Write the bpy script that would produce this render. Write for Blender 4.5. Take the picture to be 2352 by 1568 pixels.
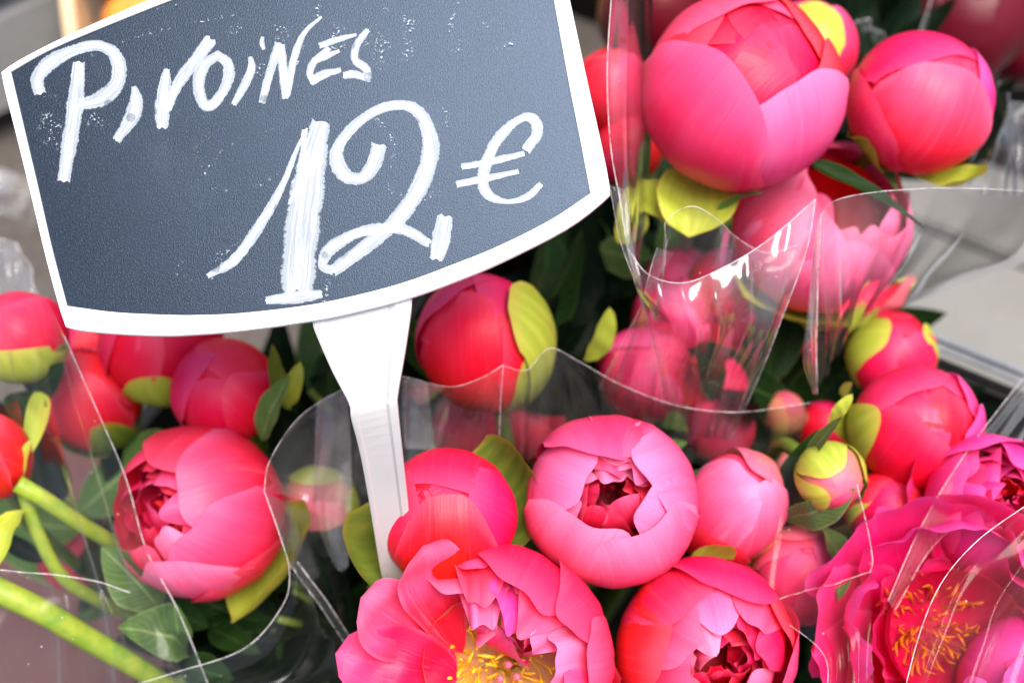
import bpy, math, random
import numpy as np
from mathutils import Vector, Matrix

for o in list(bpy.data.objects): bpy.data.objects.remove(o)
S = bpy.context.scene
COL = S.collection
rad = math.radians

# ------------------------------------------------------------------ camera, sky, sun, exposure
PITCH = 60.0
CAM = Vector((0.0, 0.0, 1.25))
FW = Vector((0, math.cos(rad(PITCH)), -math.sin(rad(PITCH))))
UP = Vector((0, math.sin(rad(PITCH)), math.cos(rad(PITCH))))
RT = Vector((1, 0, 0))
cd = bpy.data.cameras.new("camera"); cam = bpy.data.objects.new("camera", cd); COL.objects.link(cam)
cam.location = CAM; cam.rotation_euler = (rad(90 - PITCH), 0, 0)
cd.lens = 50; cd.sensor_width = 36; cd.clip_start = 0.02; cd.clip_end = 200
cd.dof.use_dof = True; cd.dof.focus_distance = 0.545; cd.dof.aperture_fstop = 6.5
S.camera = cam
S.render.resolution_x = 1024; S.render.resolution_y = 682
W = bpy.data.worlds.new("World"); S.world = W; W.use_nodes = True
wn = W.node_tree.nodes; wn.clear()
SUN_EL, SUN_AZ = 76.0, 128.0      # azimuth measured from +Y clockwise: high, behind the camera, to its right
sky = wn.new('ShaderNodeTexSky'); sky.sky_type = 'NISHITA'; sky.sun_disc = False
sky.sun_elevation = rad(SUN_EL); sky.sun_rotation = rad(SUN_AZ)
sky.air_density = 1.0; sky.dust_density = 3.0; sky.ozone_density = 1.0
bg = wn.new('ShaderNodeBackground'); bg.inputs[1].default_value = 0.052
wo = wn.new('ShaderNodeOutputWorld')
W.node_tree.links.new(sky.outputs[0], bg.inputs[0]); W.node_tree.links.new(bg.outputs[0], wo.inputs[0])
sd = bpy.data.lights.new("sun", 'SUN'); sun = bpy.data.objects.new("sun", sd); COL.objects.link(sun)
sd.energy = 1.5; sd.angle = rad(34); sd.color = (1.0, 0.95, 0.87)
sdir = Vector((math.sin(rad(SUN_AZ)) * math.cos(rad(SUN_EL)), math.cos(rad(SUN_AZ)) * math.cos(rad(SUN_EL)), math.sin(rad(SUN_EL))))
sun.rotation_euler = sdir.to_track_quat('Z', 'Y').to_euler()
S.view_settings.view_transform = 'Standard'; S.view_settings.look = 'None'
S.view_settings.exposure = 2.12; S.view_settings.gamma = 1
try: S.cycles.transparent_max_bounces = 24
except Exception: pass

K = 0.72 / 2352.0
def at(px, py, d):
    return CAM + d * (FW + RT * ((px - 1176) * K) + UP * (-(py - 784) * K))
def at_z(px, py, z):
    r = FW + RT * ((px - 1176) * K) + UP * (-(py - 784) * K)
    return CAM + r * ((z - CAM.z) / r.z)
def PX(d): return d * K

# ------------------------------------------------------------------ node helpers and materials
class NT:
    def __init__(s, name):
        s.m = bpy.data.materials.new(name); s.m.use_nodes = True
        s.t = s.m.node_tree; s.t.nodes.clear()
        s.out = s.t.nodes.new('ShaderNodeOutputMaterial')
    def n(s, typ, **kw):
        nd = s.t.nodes.new('ShaderNode' + typ)
        for k, v in kw.items():
            if k.startswith('_'):
                setattr(nd, k[1:], v)
            else:
                key = int(k[1:]) if k[0] == 'i' and k[1:].isdigit() else k.replace('__', ' ')
                s.set(nd, key, v)
        return nd
    def set(s, nd, key, v):
        sock = nd.inputs[key]
        if hasattr(v, 'bl_idname') and hasattr(v, 'outputs'): s.t.links.new(v.outputs[0], sock)
        elif isinstance(v, bpy.types.NodeSocket): s.t.links.new(v, sock)
        else: sock.default_value = v
    def math(s, op, a, b=0.0, c=0.0, clamp=False):
        nd = s.t.nodes.new('ShaderNodeMath'); nd.operation = op; nd.use_clamp = clamp
        s.set(nd, 0, a); s.set(nd, 1, b); s.set(nd, 2, c); return nd
    def mix(s, f, a, b, mode='MIX'):
        nd = s.t.nodes.new('ShaderNodeMix'); nd.data_type = 'RGBA'; nd.blend_type = mode
        s.set(nd, 0, f); s.set(nd, 6, a); s.set(nd, 7, b)
        return nd.outputs[2]
    def ramp(s, f, stops):
        nd = s.t.nodes.new('ShaderNodeValToRGB'); s.set(nd, 0, f)
        cr = nd.color_ramp
        while len(cr.elements) < len(stops): cr.elements.new(0.5)
        for e, (p, c) in zip(cr.elements, stops): e.position = p; e.color = (*c, 1) if len(c) == 3 else c
        return nd
    def mrange(s, v, a, b, c=0.0, d=1.0):
        nd = s.t.nodes.new('ShaderNodeMapRange'); s.set(nd, 0, v)
        for i, x in enumerate((a, b, c, d)): nd.inputs[i + 1].default_value = x
        return nd
    def end(s, sh):
        s.t.links.new(sh.outputs[0], s.out.inputs[0]); return s.m
def c4(c): return (c[0], c[1], c[2], 1)

def mat_petal(name, base, mid, tip, transl=0.22, rough=0.42, basecut=(0.22, 0.60, 1.0), vein=0.5):
    t = NT(name)
    uv = t.n('UVMap'); sep = t.n('SeparateXYZ', i0=uv)
    u, v = sep.outputs[0], sep.outputs[1]
    oi = t.n('ObjectInfo')
    off = t.math('MULTIPLY', oi.outputs['Random'], 37.0)
    cb = t.n('CombineXYZ', i0=t.math('MULTIPLY', u, 26.0), i1=t.math('MULTIPLY', v, 1.4), i2=off)
    st = t.n('TexNoise', Vector=cb, Scale=1.0, Detail=5.0, Roughness=0.66, Distortion=0.7)
    cb2 = t.n('CombineXYZ', i0=t.math('MULTIPLY', u, 3.0), i1=t.math('MULTIPLY', v, 2.2), i2=off)
    bl = t.n('TexNoise', Vector=cb2, Scale=1.0, Detail=3.0)
    vv = t.math('ADD', v, t.math('MULTIPLY', t.math('SUBTRACT', bl, 0.5), 0.5))
    col = t.ramp(vv, [(basecut[0], base), (basecut[1], mid), (basecut[2], tip)])
    # pale margin of the petal, a little uneven
    e = t.math('MAXIMUM', t.math('ABSOLUTE', t.math('MULTIPLY_ADD', u, 2.0, -1.0)), v)
    em = t.mrange(t.math('ADD', e, t.math('MULTIPLY', t.math('SUBTRACT', bl, 0.5), 0.12)), 0.86, 1.04, 0.0, 0.32)
    pale = tuple(min(1, c * 0.62 + 0.28 * k * min(1, tip[0] * tip[0] * 1.3)) for c, k in zip(tip, (1.0, .50, .75)))
    c1 = t.mix(em.outputs[0], col.outputs[0], c4(pale))
    sm = t.mrange(st, 0.54, 0.74, 0.0, vein * 0.42)
    c2 = t.mix(sm.outputs[0], c1, c4(pale))
    sd2 = t.mrange(st, 0.30, 0.46, vein * 0.32, 0.0)
    c3 = t.mix(sd2.outputs[0], c2, c4(tuple(c * k for c, k in zip(mid, (.9, .5, .6)))))
    hsv = t.n('HueSaturation', Color=c3)
    t.set(hsv, 'Hue', t.mrange(oi.outputs['Random'], 0, 1, 0.488, 0.506).outputs[0])
    t.set(hsv, 'Value', t.mrange(oi.outputs['Random'], 0, 1, 0.93, 1.05).outputs[0])
    bump = t.n('Bump', Strength=0.35, Distance=0.0012, Height=st)
    p = t.n('BsdfPrincipled', Roughness=rough, Normal=bump)
    t.set(p, 'Base Color', hsv.outputs[0])
    p.inputs['Sheen Weight'].default_value = 0.0; p.inputs['Sheen Roughness'].default_value = 0.4
    p.inputs['Sheen Tint'].default_value = (1, .75, .9, 1)
    p.inputs['Specular IOR Level'].default_value = 0.32
    tr = t.n('BsdfTranslucent', Color=hsv.outputs[0])
    return t.end(t.n('MixShader', i0=transl, i1=p, i2=tr))

def mat_leaf(name, dark, light, rough=0.38, transl=0.2, rib=(.25, .38, .08)):
    t = NT(name)
    uv = t.n('UVMap'); sep = t.n('SeparateXYZ', i0=uv); u, v = sep.outputs[0], sep.outputs[1]
    oi = t.n('ObjectInfo'); gc = t.n('TexCoord')
    nz = t.n('TexNoise', Vector=gc.outputs['Object'], Scale=38.0, Detail=4.0)
    c = t.mix(t.math('ADD', t.math('MULTIPLY', nz, 0.7), t.math('MULTIPLY', oi.outputs['Random'], 0.35), clamp=True), c4(dark), c4(light))
    au = t.math('ABSOLUTE', t.math('SUBTRACT', u, 0.5))
    ribm = t.mrange(au, 0.0, 0.035, 0.8, 0.0)
    w = t.math('SINE', t.math('MULTIPLY', t.math('SUBTRACT', v, t.math('MULTIPLY', au, 0.55)), 75.0))
    vm = t.mrange(w, 0.82, 1.0, 0.0, 0.28)
    c = t.mix(t.math('MAXIMUM', ribm.outputs[0], vm.outputs[0]), c, c4(rib))
    ed = t.mrange(au, 0.46, 0.5, 0.0, 0.35)
    c = t.mix(ed.outputs[0], c, c4(tuple(min(1, k * 1.6) for k in rib)))
    bump = t.n('Bump', Strength=0.35, Distance=0.002, Height=t.math('SUBTRACT', nz, t.math('MULTIPLY', vm.outputs[0], 2.0)))
    p = t.n('BsdfPrincipled', Roughness=rough, Normal=bump); t.set(p, 'Base Color', c); p.inputs['Specular IOR Level'].default_value = .06
    tr = t.n('BsdfTranslucent', Color=c)
    return t.end(t.n('MixShader', i0=transl, i1=p, i2=tr))

def mat_sepal(name, a, b, edge):
    t = NT(name)
    uv = t.n('UVMap'); sep = t.n('SeparateXYZ', i0=uv); u, v = sep.outputs[0], sep.outputs[1]
    oi = t.n('ObjectInfo'); off = t.math('MULTIPLY', oi.outputs['Random'], 19.0)
    nz = t.n('TexNoise', Vector=t.n('CombineXYZ', i0=t.math('MULTIPLY', u, 14.0), i1=t.math('MULTIPLY', v, 1.6), i2=off), Scale=1.0, Detail=4.0)
    sp = t.n('TexNoise', Vector=t.n('CombineXYZ', i0=t.math('MULTIPLY', u, 5.0), i1=t.math('MULTIPLY', v, 5.0), i2=off), Scale=1.0, Detail=3.0)
    c = t.mix(t.mrange(nz, .3, .7).outputs[0], c4(a), c4(b))
    c = t.mix(t.mrange(sp, .62, .76, 0, .35).outputs[0], c, c4((.45, .24, .05)))
    e = t.math('MAXIMUM', t.math('ABSOLUTE', t.math('MULTIPLY_ADD', u, 2.0, -1.0)), v)
    c = t.mix(t.mrange(e, .9, 1.0, 0, .75).outputs[0], c, c4(edge))
    bump = t.n('Bump', Strength=0.2, Distance=0.001, Height=nz)
    p = t.n('BsdfPrincipled', Roughness=0.42, Normal=bump); t.set(p, 'Base Color', c)
    tr = t.n('BsdfTranslucent', Color=c)
    return t.end(t.n('MixShader', i0=0.22, i1=p, i2=tr))

def mat_simple(name, col, rough=0.5, metal=0.0, nscale=0, ncol=None, bump=0.0, spec=0.5):
    t = NT(name)
    p = t.n('BsdfPrincipled', Roughness=rough, Metallic=metal)
    p.inputs['Specular IOR Level'].default_value = spec
    if nscale:
        gc = t.n('TexCoord'); nz = t.n('TexNoise', Vector=gc.outputs['Object'], Scale=nscale, Detail=6.0, Roughness=0.62)
        t.set(p, 'Base Color', t.mix(t.mrange(nz, .32, .68).outputs[0], c4(col), c4(ncol or col)))
        if bump: t.set(p, 'Normal', t.n('Bump', Strength=bump, Distance=0.002, Height=nz))
    else: p.inputs['Base Color'].default_value = c4(col)
    return t.end(p)

M = {}
M['coral'] = mat_petal('petal_coral', (.72, .003, .006), (.84, .007, .028), (.90, .032, .085))
M['pink'] = mat_petal('petal_pink', (.76, .003, .012), (.86, .014, .060), (.90, .070, .20))
M['palepink'] = mat_petal('petal_pale_pink', (.80, .006, .03), (.90, .055, .17), (.92, .19, .38), vein=.7)
M['hot'] = mat_petal('petal_hot_pink', (.74, .002, .008), (.86, .003, .026), (.90, .012, .085), vein=.35)
M['magenta'] = mat_petal('petal_magenta', (.84, .004, .075), (.88, .010, .16), (.90, .060, .32), vein=.35)
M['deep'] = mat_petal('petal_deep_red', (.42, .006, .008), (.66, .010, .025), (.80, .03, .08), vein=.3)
M['crimson'] = mat_petal('petal_crimson', (.55, .003, .008), (.72, .004, .018), (.78, .008, .04), vein=.4)
M['darkred'] = mat_petal('petal_shaded_red', (.05, .0003, .001), (.09, .0006, .002), (.13, .001, .003), vein=.3, transl=.1)  # shade over the back blooms is darkened into their petal colour
M['cream'] = mat_petal('petal_cream_base', (.85, .50, .20), (.88, .20, .16), (.90, .13, .22), basecut=(.28, .56, .8))
M['blush'] = mat_petal('petal_blush', (.50, .48, .10), (.78, .38, .16), (.90, .14, .20), basecut=(.2, .55, .95))
M['sepal'] = mat_sepal('sepal_yellow_green', (.38, .46, .035), (.52, .58, .07), (.60, .50, .08))
M['sepalg'] = mat_sepal('sepal_green', (.105, .18, .02), (.25, .30, .04), (.45, .33, .04))
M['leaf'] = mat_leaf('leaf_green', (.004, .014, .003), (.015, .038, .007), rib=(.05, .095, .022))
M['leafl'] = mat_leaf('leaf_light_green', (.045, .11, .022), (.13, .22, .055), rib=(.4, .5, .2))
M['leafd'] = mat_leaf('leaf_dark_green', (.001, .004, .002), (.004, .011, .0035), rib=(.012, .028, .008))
M['stem'] = mat_simple('stem_green', (.09, .16, .015), .4, 0, 60, (.22, .27, .03))
M['stemy'] = mat_simple('stem_yellow_green', (.15, .26, .012), .4, 0, 90, (.33, .38, .03))
M['stamen'] = mat_simple('stamen_yellow', (.95, .42, .01), .5, 0, 300, (.98, .62, .03))
M['stameno'] = mat_simple('stamen_orange', (.42, .07, .004), .5, 0, 300, (.58, .14, .008), spec=.2)
M['pistil'] = mat_simple('pistil', (.70, .55, .12), .4, 0, 120, (.80, .62, .30))
M['pisttip'] = mat_simple('pistil_tip', (.8, .12, .2), .5)
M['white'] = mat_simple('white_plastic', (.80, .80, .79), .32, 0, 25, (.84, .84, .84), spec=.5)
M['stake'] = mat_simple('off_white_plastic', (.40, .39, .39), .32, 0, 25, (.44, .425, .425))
M['blackp'] = mat_simple('black_plastic', (.003, .003, .0035), .55, 0, 30, (.006, .005, .005), spec=.2)
M['rim'] = mat_simple('grey_rim_plastic', (.12, .13, .14), .35, 0, 60, (.20, .21, .23))
M['wood'] = mat_simple('crate_wood', (.55, .36, .18), .6, 0, 18, (.68, .50, .30), bump=.3)
M['orange'] = mat_simple('orange_fruit', (.80, .22, .03), .45, 0, 40, (.85, .34, .05), bump=.2)
M['maroon'] = mat_simple('maroon_plastic', (.050, .007, .007), .6, 0, 9, (.085, .024, .018))
M['greyp'] = mat_simple('pale_grey_plastic', (.32, .32, .31), .5, 0, 20, (.38, .38, .37))

def mat_ground():
    t = NT('pavement')
    gc = t.n('TexCoord'); o = gc.outputs['Object']
    a = t.n('TexNoise', Vector=o, Scale=5.0, Detail=8.0, Roughness=.6)
    b = t.n('TexNoise', Vector=o, Scale=90.0, Detail=4.0, Roughness=.7)
    c = t.mix(t.mrange(a, .35, .65).outputs[0], c4((.040, .029, .023)), c4((.070, .056, .047)))
    c = t.mix(t.mrange(b, .35, .7, 0, .5).outputs[0], c, c4((.12, .11, .10)))
    p = t.n('BsdfPrincipled', Roughness=.8, Normal=t.n('Bump', Strength=.4, Distance=.002, Height=b)); t.set(p, 'Base Color', c)
    return t.end(p)
def mat_slab():
    t = NT('pale_paving_stone')
    gc = t.n('TexCoord'); o = gc.outputs['Object']; oi = t.n('ObjectInfo')
    a = t.n('TexNoise', Vector=o, Scale=7.0, Detail=8.0, Roughness=.6)
    b = t.n('TexNoise', Vector=o, Scale=150.0, Detail=3.0)
    c = t.mix(t.mrange(a, .35, .65).outputs[0], c4((.100, .108, .115)), c4((.140, .150, .160)))
    c = t.mix(t.mrange(b, .4, .7, 0, .3).outputs[0], c, c4((.2, .19, .18)))
    c = t.mix(t.math('MULTIPLY', oi.outputs['Random'], .3), c, c4((.33, .29, .24)))
    p = t.n('BsdfPrincipled', Roughness=.6, Normal=t.n('Bump', Strength=.3, Distance=.002, Height=b)); t.set(p, 'Base Color', c)
    return t.end(p)
M['ground'] = mat_ground(); M['slab'] = mat_slab()

def mat_board():
    t = NT('chalkboard')
    gc = t.n('TexCoord'); o = gc.outputs['Object']
    f = t.n('TexNoise', Vector=o, Scale=1100.0, Detail=3.0, Roughness=.7)
    g = t.n('TexNoise', Vector=o, Scale=16.0, Detail=6.0, Roughness=.6)
    h = t.n('TexNoise', Vector=o, Scale=2200.0, Detail=1.0)
    c = t.mix(t.mrange(g, .3, .7).outputs[0], c4((.003, .005, .009)), c4((.007, .011, .018)))
    c = t.mix(t.mrange(f, .52, .70, 0, .42).outputs[0], c, c4((.045, .062, .085)))
    c = t.mix(t.mrange(g, .57, .75, 0, .30).outputs[0], c, c4((.05, .062, .078)))
    p = t.n('BsdfPrincipled', Roughness=.28, Normal=t.n('Bump', Strength=.15, Distance=.0004, Height=t.math('ADD', f, h)))
    p.inputs['Specular IOR Level'].default_value = .33
    p.inputs['Specular Tint'].default_value = (.52, .69, 1, 1)
    t.set(p, 'Base Color', c)
    return t.end(p)
def mat_paint(name, dense=1.0, ghost=False, col=(.50, .55, .61)):
    t = NT(name)
    uv = t.n('UVMap'); sep = t.n('SeparateXYZ', i0=uv); u, v = sep.outputs[0], sep.outputs[1]   # u across 0..1, v along in widths
    oi = t.n('ObjectInfo'); off = t.math('MULTIPLY', oi.outputs['Random'], 23.0)
    gc = t.n('TexCoord'); o = gc.outputs['Object']
    if ghost:
        n1 = t.n('TexNoise', Vector=o, Scale=900.0, Detail=2.0, Roughness=.6)
        n2 = t.n('TexNoise', Vector=o, Scale=90.0, Detail=3.0)
        a = t.math('MULTIPLY', t.mrange(n1, .58, .66).outputs[0], t.mrange(n2, .42, .58).outputs[0])
        ee = t.math('ABSOLUTE', t.math('MULTIPLY_ADD', u, 2.0, -1.0))
        a = t.math('MULTIPLY', a, t.mrange(ee, .3, 1.0, 1.0, 0.15).outputs[0])
        a = t.math('MULTIPLY', a, dense)
    else:
        st = t.n('TexNoise', Vector=t.n('CombineXYZ', i0=t.math('MULTIPLY', u, 18.0), i1=t.math('MULTIPLY', v, .35), i2=off), Scale=1.0, Detail=5.0, Roughness=.65)
        ee = t.math('ABSOLUTE', t.math('MULTIPLY_ADD', u, 2.0, -1.0))
        thr = t.math('MULTIPLY', t.math('POWER', ee, 2.0), .20 / dense)
        a = t.mrange(t.math('SUBTRACT', st, thr), .42, .59, .45, .97).outputs[0]
        nb = t.n('TexNoise', Vector=o, Scale=900.0, Detail=3.0)
        en = t.mrange(t.math('ADD', ee, t.math('MULTIPLY', t.math('SUBTRACT', nb, .5), .5)), .86, 1.0, 1.0, 0.0)
        a = t.math('MULTIPLY', a, en.outputs[0])
        vo = t.n('TexVoronoi', Vector=o, Scale=120.0, Randomness=1.0)
        sepc = t.n('SeparateColor', i0=vo.outputs['Color'])
        bub = t.math('MULTIPLY', t.mrange(vo.outputs['Distance'], .20, .26, 1.0, 0.0).outputs[0], t.mrange(sepc.outputs[0], .62, .66).outputs[0])
        a = t.math('MULTIPLY', a, t.math('SUBTRACT', 1.0, t.math('MULTIPLY', bub, .5)))
    p = t.n('BsdfPrincipled', Roughness=.55); p.inputs['Base Color'].default_value = c4(col)
    tr = t.n('BsdfTransparent')
    return t.end(t.n('MixShader', i0=a, i1=tr, i2=p))
M['board'] = mat_board(); M['paint'] = mat_paint('white_paint'); M['paintd'] = mat_paint('white_paint_thin', .8)
M['ghost'] = mat_paint('chalk_ghost', .72, True); M['mud'] = mat_paint('brown_smudge', .9, True, (.16, .11, .06))

def mat_film(name, milk=.012, tint=(.96, .965, .97), bump=.04, gl=1.0, base=.010, sc=7.0):
    t = NT(name)
    gc = t.n('TexCoord'); o = gc.outputs['Object']
    a = t.n('TexNoise', Vector=o, Scale=sc, Detail=1.0, Roughness=.4)
    w = t.n('TexWave', Vector=o, Scale=14.0, Distortion=9.0, Detail=2.0)
    hb = t.math('ADD', a, t.math('MULTIPLY', w, .04))
    bp = t.n('Bump', Strength=bump, Distance=.02, Height=hb)
    lw = t.n('LayerWeight', Blend=.5, Normal=bp)
    fr = t.math('MULTIPLY_ADD', t.math('POWER', lw.outputs['Facing'], 3.0), .85, base)
    g = t.n('BsdfGlossy', Roughness=.13, Normal=bp); g.inputs['Color'].default_value = (.95, .95, .97, 1)
    tr = t.n('BsdfTransparent'); tr.inputs['Color'].default_value = c4(tint)
    df = t.n('BsdfDiffuse'); df.inputs['Color'].default_value = (.75, .75, .77, 1)
    vo = t.n('TexVoronoi', Vector=o, Scale=240.0); sc = t.n('SeparateColor', i0=vo.outputs['Color'])
    dust = t.math('MULTIPLY', t.mrange(vo.outputs['Distance'], .05, .11, 1.0, 0.0).outputs[0], t.mrange(sc.outputs[0], .86, .88).outputs[0])
    sm = t.n('TexNoise', Vector=o, Scale=22.0, Detail=5.0)
    ml = t.math('ADD', t.math('MULTIPLY', t.mrange(sm, .35, .75, .3, 1.5).outputs[0], milk), t.math('MULTIPLY', dust, .5))
    m1 = t.n('MixShader', i0=ml, i1=tr, i2=df)
    f2 = t.math('MULTIPLY', fr, 1.5 * gl, clamp=True)
    return t.end(t.n('MixShader', i0=f2, i1=m1, i2=g))
M['film'] = mat_film('clear_cellophane')
M['filmm'] = mat_film('milky_cellophane', .065, bump=.10)
M['filmk'] = mat_film('crinkled_cellophane', .07, bump=.18, base=.04, sc=14.0)
M['filmc'] = mat_film('faint_cellophane', .006, (.98, .98, .98), bump=.03, gl=.6)
def mat_edge():
    t = NT('cellophane_edge')
    gc = t.n('TexCoord'); nz = t.n('TexNoise', Vector=gc.outputs['Object'], Scale=260.0, Detail=2.0)
    p = t.n('BsdfPrincipled', Roughness=.25); p.inputs['Base Color'].default_value = (.80, .74, .75, 1)
    p.inputs['Specular IOR Level'].default_value = .8
    return t.end(t.n('MixShader', i0=t.mrange(nz, .3, .65, .10, .55).outputs[0], i1=t.n('BsdfTransparent'), i2=p))
M['edge'] = mat_edge()

# ------------------------------------------------------------------ mesh helpers
def link(name, me, parent=None, mat=None):
    o = bpy.data.objects.new(name, me); COL.objects.link(o)
    if parent is not None: o.parent = parent
    if mat is not None and not me.materials: me.materials.append(mat)
    return o
def mk(name, V, F, uv=None, smooth=True):
    me = bpy.data.meshes.new(name); me.from_pydata([tuple(map(float, p)) for p in V], [], F)
    if smooth: me.polygons.foreach_set('use_smooth', [True] * len(me.polygons))
    if uv is not None:
        l = me.uv_layers.new(name='UVMap'); vi = np.empty(len(me.loops), dtype=np.int32); me.loops.foreach_get('vertex_index', vi)
        l.data.foreach_set('uv', np.asarray(uv, dtype=np.float32)[vi].ravel())
    me.update(); return me
def gridF(nu, nv):
    return [(j * nu + i, j * nu + i + 1, (j + 1) * nu + i + 1, (j + 1) * nu + i) for j in range(nv - 1) for i in range(nu - 1)]
_F = {}
def gF(nu, nv):
    if (nu, nv) not in _F: _F[(nu, nv)] = gridF(nu, nv)
    return _F[(nu, nv)]
def thing(name, label, cat, mat4=None, group=None):
    o = bpy.data.objects.new(name, None); COL.objects.link(o); o.empty_display_size = .02
    if mat4 is not None: o.matrix_world = mat4
    o['label'] = label; o['category'] = cat
    if group: o['group'] = group
    return o
def catmull(P, n):
    P = [np.array(p, float) for p in P]
    if len(P) == 2: P = [P[0], (P[0] + P[1]) / 2, P[1]]
    Q = [2 * P[0] - P[1]] + P + [2 * P[-1] - P[-2]]
    out = []
    m = len(P) - 1
    for k in range(n):
        t = k / (n - 1) * m; i = min(int(t), m - 1); f = t - i
        a, b, c, d = Q[i], Q[i + 1], Q[i + 2], Q[i + 3]
        out.append(.5 * ((2 * b) + (-a + c) * f + (2 * a - 5 * b + 4 * c - d) * f * f + (-a + 3 * b - 3 * c + d) * f ** 3))
    return np.array(out)
def tube_mesh(name, pts, r0, r1=None, seg=8, n=14, cap=True):
    r1 = r0 if r1 is None else r1
    C = catmull(pts, n); V = []; F = []
    T = np.gradient(C, axis=0); T /= np.linalg.norm(T, axis=1)[:, None] + 1e-12
    ref = np.array([0, 0, 1.]) if abs(T[0][2]) < .9 else np.array([1., 0, 0])
    A = np.cross(T[0], ref); A /= np.linalg.norm(A)
    for k in range(n):
        A = A - T[k] * A.dot(T[k]); A /= np.linalg.norm(A); B = np.cross(T[k], A)
        r = r0 + (r1 - r0) * k / (n - 1)
        for s in range(seg):
            a = 2 * math.pi * s / seg
            V.append(C[k] + r * (math.cos(a) * A + math.sin(a) * B))
    for k in range(n - 1):
        for s in range(seg):
            F.append((k * seg + s, k * seg + (s + 1) % seg, (k + 1) * seg + (s + 1) % seg, (k + 1) * seg + s))
    if cap: F += [tuple(range(seg - 1, -1, -1)), tuple((n - 1) * seg + s for s in range(seg))]
    return mk(name, V, F)
def loc(root, pts):
    inv = root.matrix_world.inverted(); return [inv @ Vector(p) for p in pts]

# ------------------------------------------------------------------ petals
def petal_mesh(az, s0, s1, w, r=1.0, imb=.03, curl=0.0, cn=3.0, ruf=.012, notch=.02, tipk=.30, seed=0, wtop=.86, side=0.0,
               split=0.0, crease=.0, nu=23, nv=20, R=1.0, sz=1.0, name='petal', wb=.35, ph=0.0, fq=1.0, zo=0.0, xo=0.0, yo=0.0):
    rg = random.Random(seed)
    u = np.linspace(-1, 1, nu)[None, :]; v = np.linspace(0, 1, nv)[:, None]
    s0r, s1r, azr = rad(s0), rad(s1), rad(az)
    p1, p2, p3 = [rg.uniform(0, 6.28) for _ in range(3)]
    f1, f2, f3 = rg.uniform(2.5, 4) * fq, rg.uniform(5, 7.5) * fq, rg.uniform(9, 12) * fq
    jag = min(notch, .045) * (np.sin(u * f1 + p1) + .6 * np.sin(u * f2 + p2) + .16 * np.sin(u * f3 + p3))
    cut = split * np.exp(-((u - .08 * math.sin(p1)) / .12) ** 2)
    end = s0r + (s1r - s0r) * (1 - tipk * np.abs(u) ** 2.6 - cut + jag)
    s = s0r + (end - s0r) * v
    sm = np.clip(v / .6, 0, 1); sm = sm * sm * (3 - 2 * sm)
    st = np.clip((v - .55) / .45, 0, 1); st = st * st * (3 - 2 * st)
    wv = w * (wb + (1 - wb) * sm) * (1 - (1 - wtop) * st)
    t = u * wv
    # side margins are uneven too
    t = t * (1 + .03 * np.sin(v * 9 + p2) * np.abs(u) ** 4)
    rr = r * (1 + imb * u * (0.4 + .6 * v))
    rr = rr + curl * v ** cn + side * np.abs(u) ** 3 * v
    rr = rr + ruf * v ** 2 * (np.sin(u * f1 * 1.3 + p3 + v * 2) + .6 * np.sin(u * f2 + p1) * v ** 2 + .35 * np.sin(u * f3 + p2) * v ** 4)
    rr = rr - crease * np.exp(-(u / .10) ** 2) * np.sin(np.pi * v)
    rr = rr + .007 * np.sin(u * 3.1 + v * 4 + p1) + .006 * np.sin(u * 8 - v * 7 + p2) + .003 * np.sin(u * 17 + v * 5 + p3)
    e = np.array([math.cos(azr), math.sin(azr), 0]); nn = np.array([-math.sin(azr), math.cos(azr), 0]); z = np.array([0, 0, 1.])
    P = (np.cos(t) * np.sin(s))[..., None] * e - (np.cos(t) * np.cos(s))[..., None] * z + np.sin(t)[..., None] * nn
    P = (P * rr[..., None] + np.array([xo, yo, zo])) * R
    P[..., 2] *= sz
    # bud narrows slightly to its foot
    UV = np.stack([np.broadcast_to((u + 1) / 2, s.shape), np.broadcast_to(v, s.shape)], -1).reshape(-1, 2)
    return mk(name, P.reshape(-1, 3), gF(nu, nv), UV)

def sphere_mesh(name, R, sz=1.0, s_max=180, n=20, m=12, wob=.02):
    V = []; F = []
    for j in range(m + 1):
        s = rad(s_max) * j / m
        for i in range(n):
            a = 2 * math.pi * i / n; q = R * (1 + wob * math.sin(3 * a + 4 * s))
            V.append((q * math.sin(s) * math.cos(a), q * math.sin(s) * math.sin(a), -q * math.cos(s) * sz))
    for j in range(m):
        for i in range(n):
            F.append((j * n + i, j * n + (i + 1) % n, (j + 1) * n + (i + 1) % n, (j + 1) * n + i))
    uv = [(i / n, j / m * .5) for j in range(m + 1) for i in range(n)]
    return mk(name, V, F, uv)

def leaf_mesh(name, base, tip, width, nrm, bend=.12, fold=.25, twist=0.0, shape=0.42, lobe=0.0, nu=7, nv=15, rnd=.85):
    b, t = np.array(base, float), np.array(tip, float); L = np.linalg.norm(t - b); ax = (t - b) / L
    n = np.array(nrm, float); n -= ax * n.dot(ax); n /= np.linalg.norm(n); s = np.cross(ax, n)
    V = []; UV = []
    for j in range(nv):
        v = j / (nv - 1)
        wv = width * .5 * (math.sin(math.pi * v ** (math.log(.5) / math.log(shape))) ** rnd) * (1 + lobe * math.sin(v * 13)) + 1e-5
        c = b + ax * L * v + n * bend * L * math.sin(math.pi * v)
        a = twist * (v - .2); sv = s * math.cos(a) + n * math.sin(a); nv2 = n * math.cos(a) - s * math.sin(a)
        for i in range(nu):
            u = -1 + 2 * i / (nu - 1)
            V.append(c + sv * u * wv + nv2 * fold * wv * (abs(u) ** 1.5 - .4) + nv2 * .08 * wv * math.sin(v * 17 + u * 2)); UV.append(((u + 1) / 2, v))
    return mk(name, V, gF(nu, nv), UV)

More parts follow.
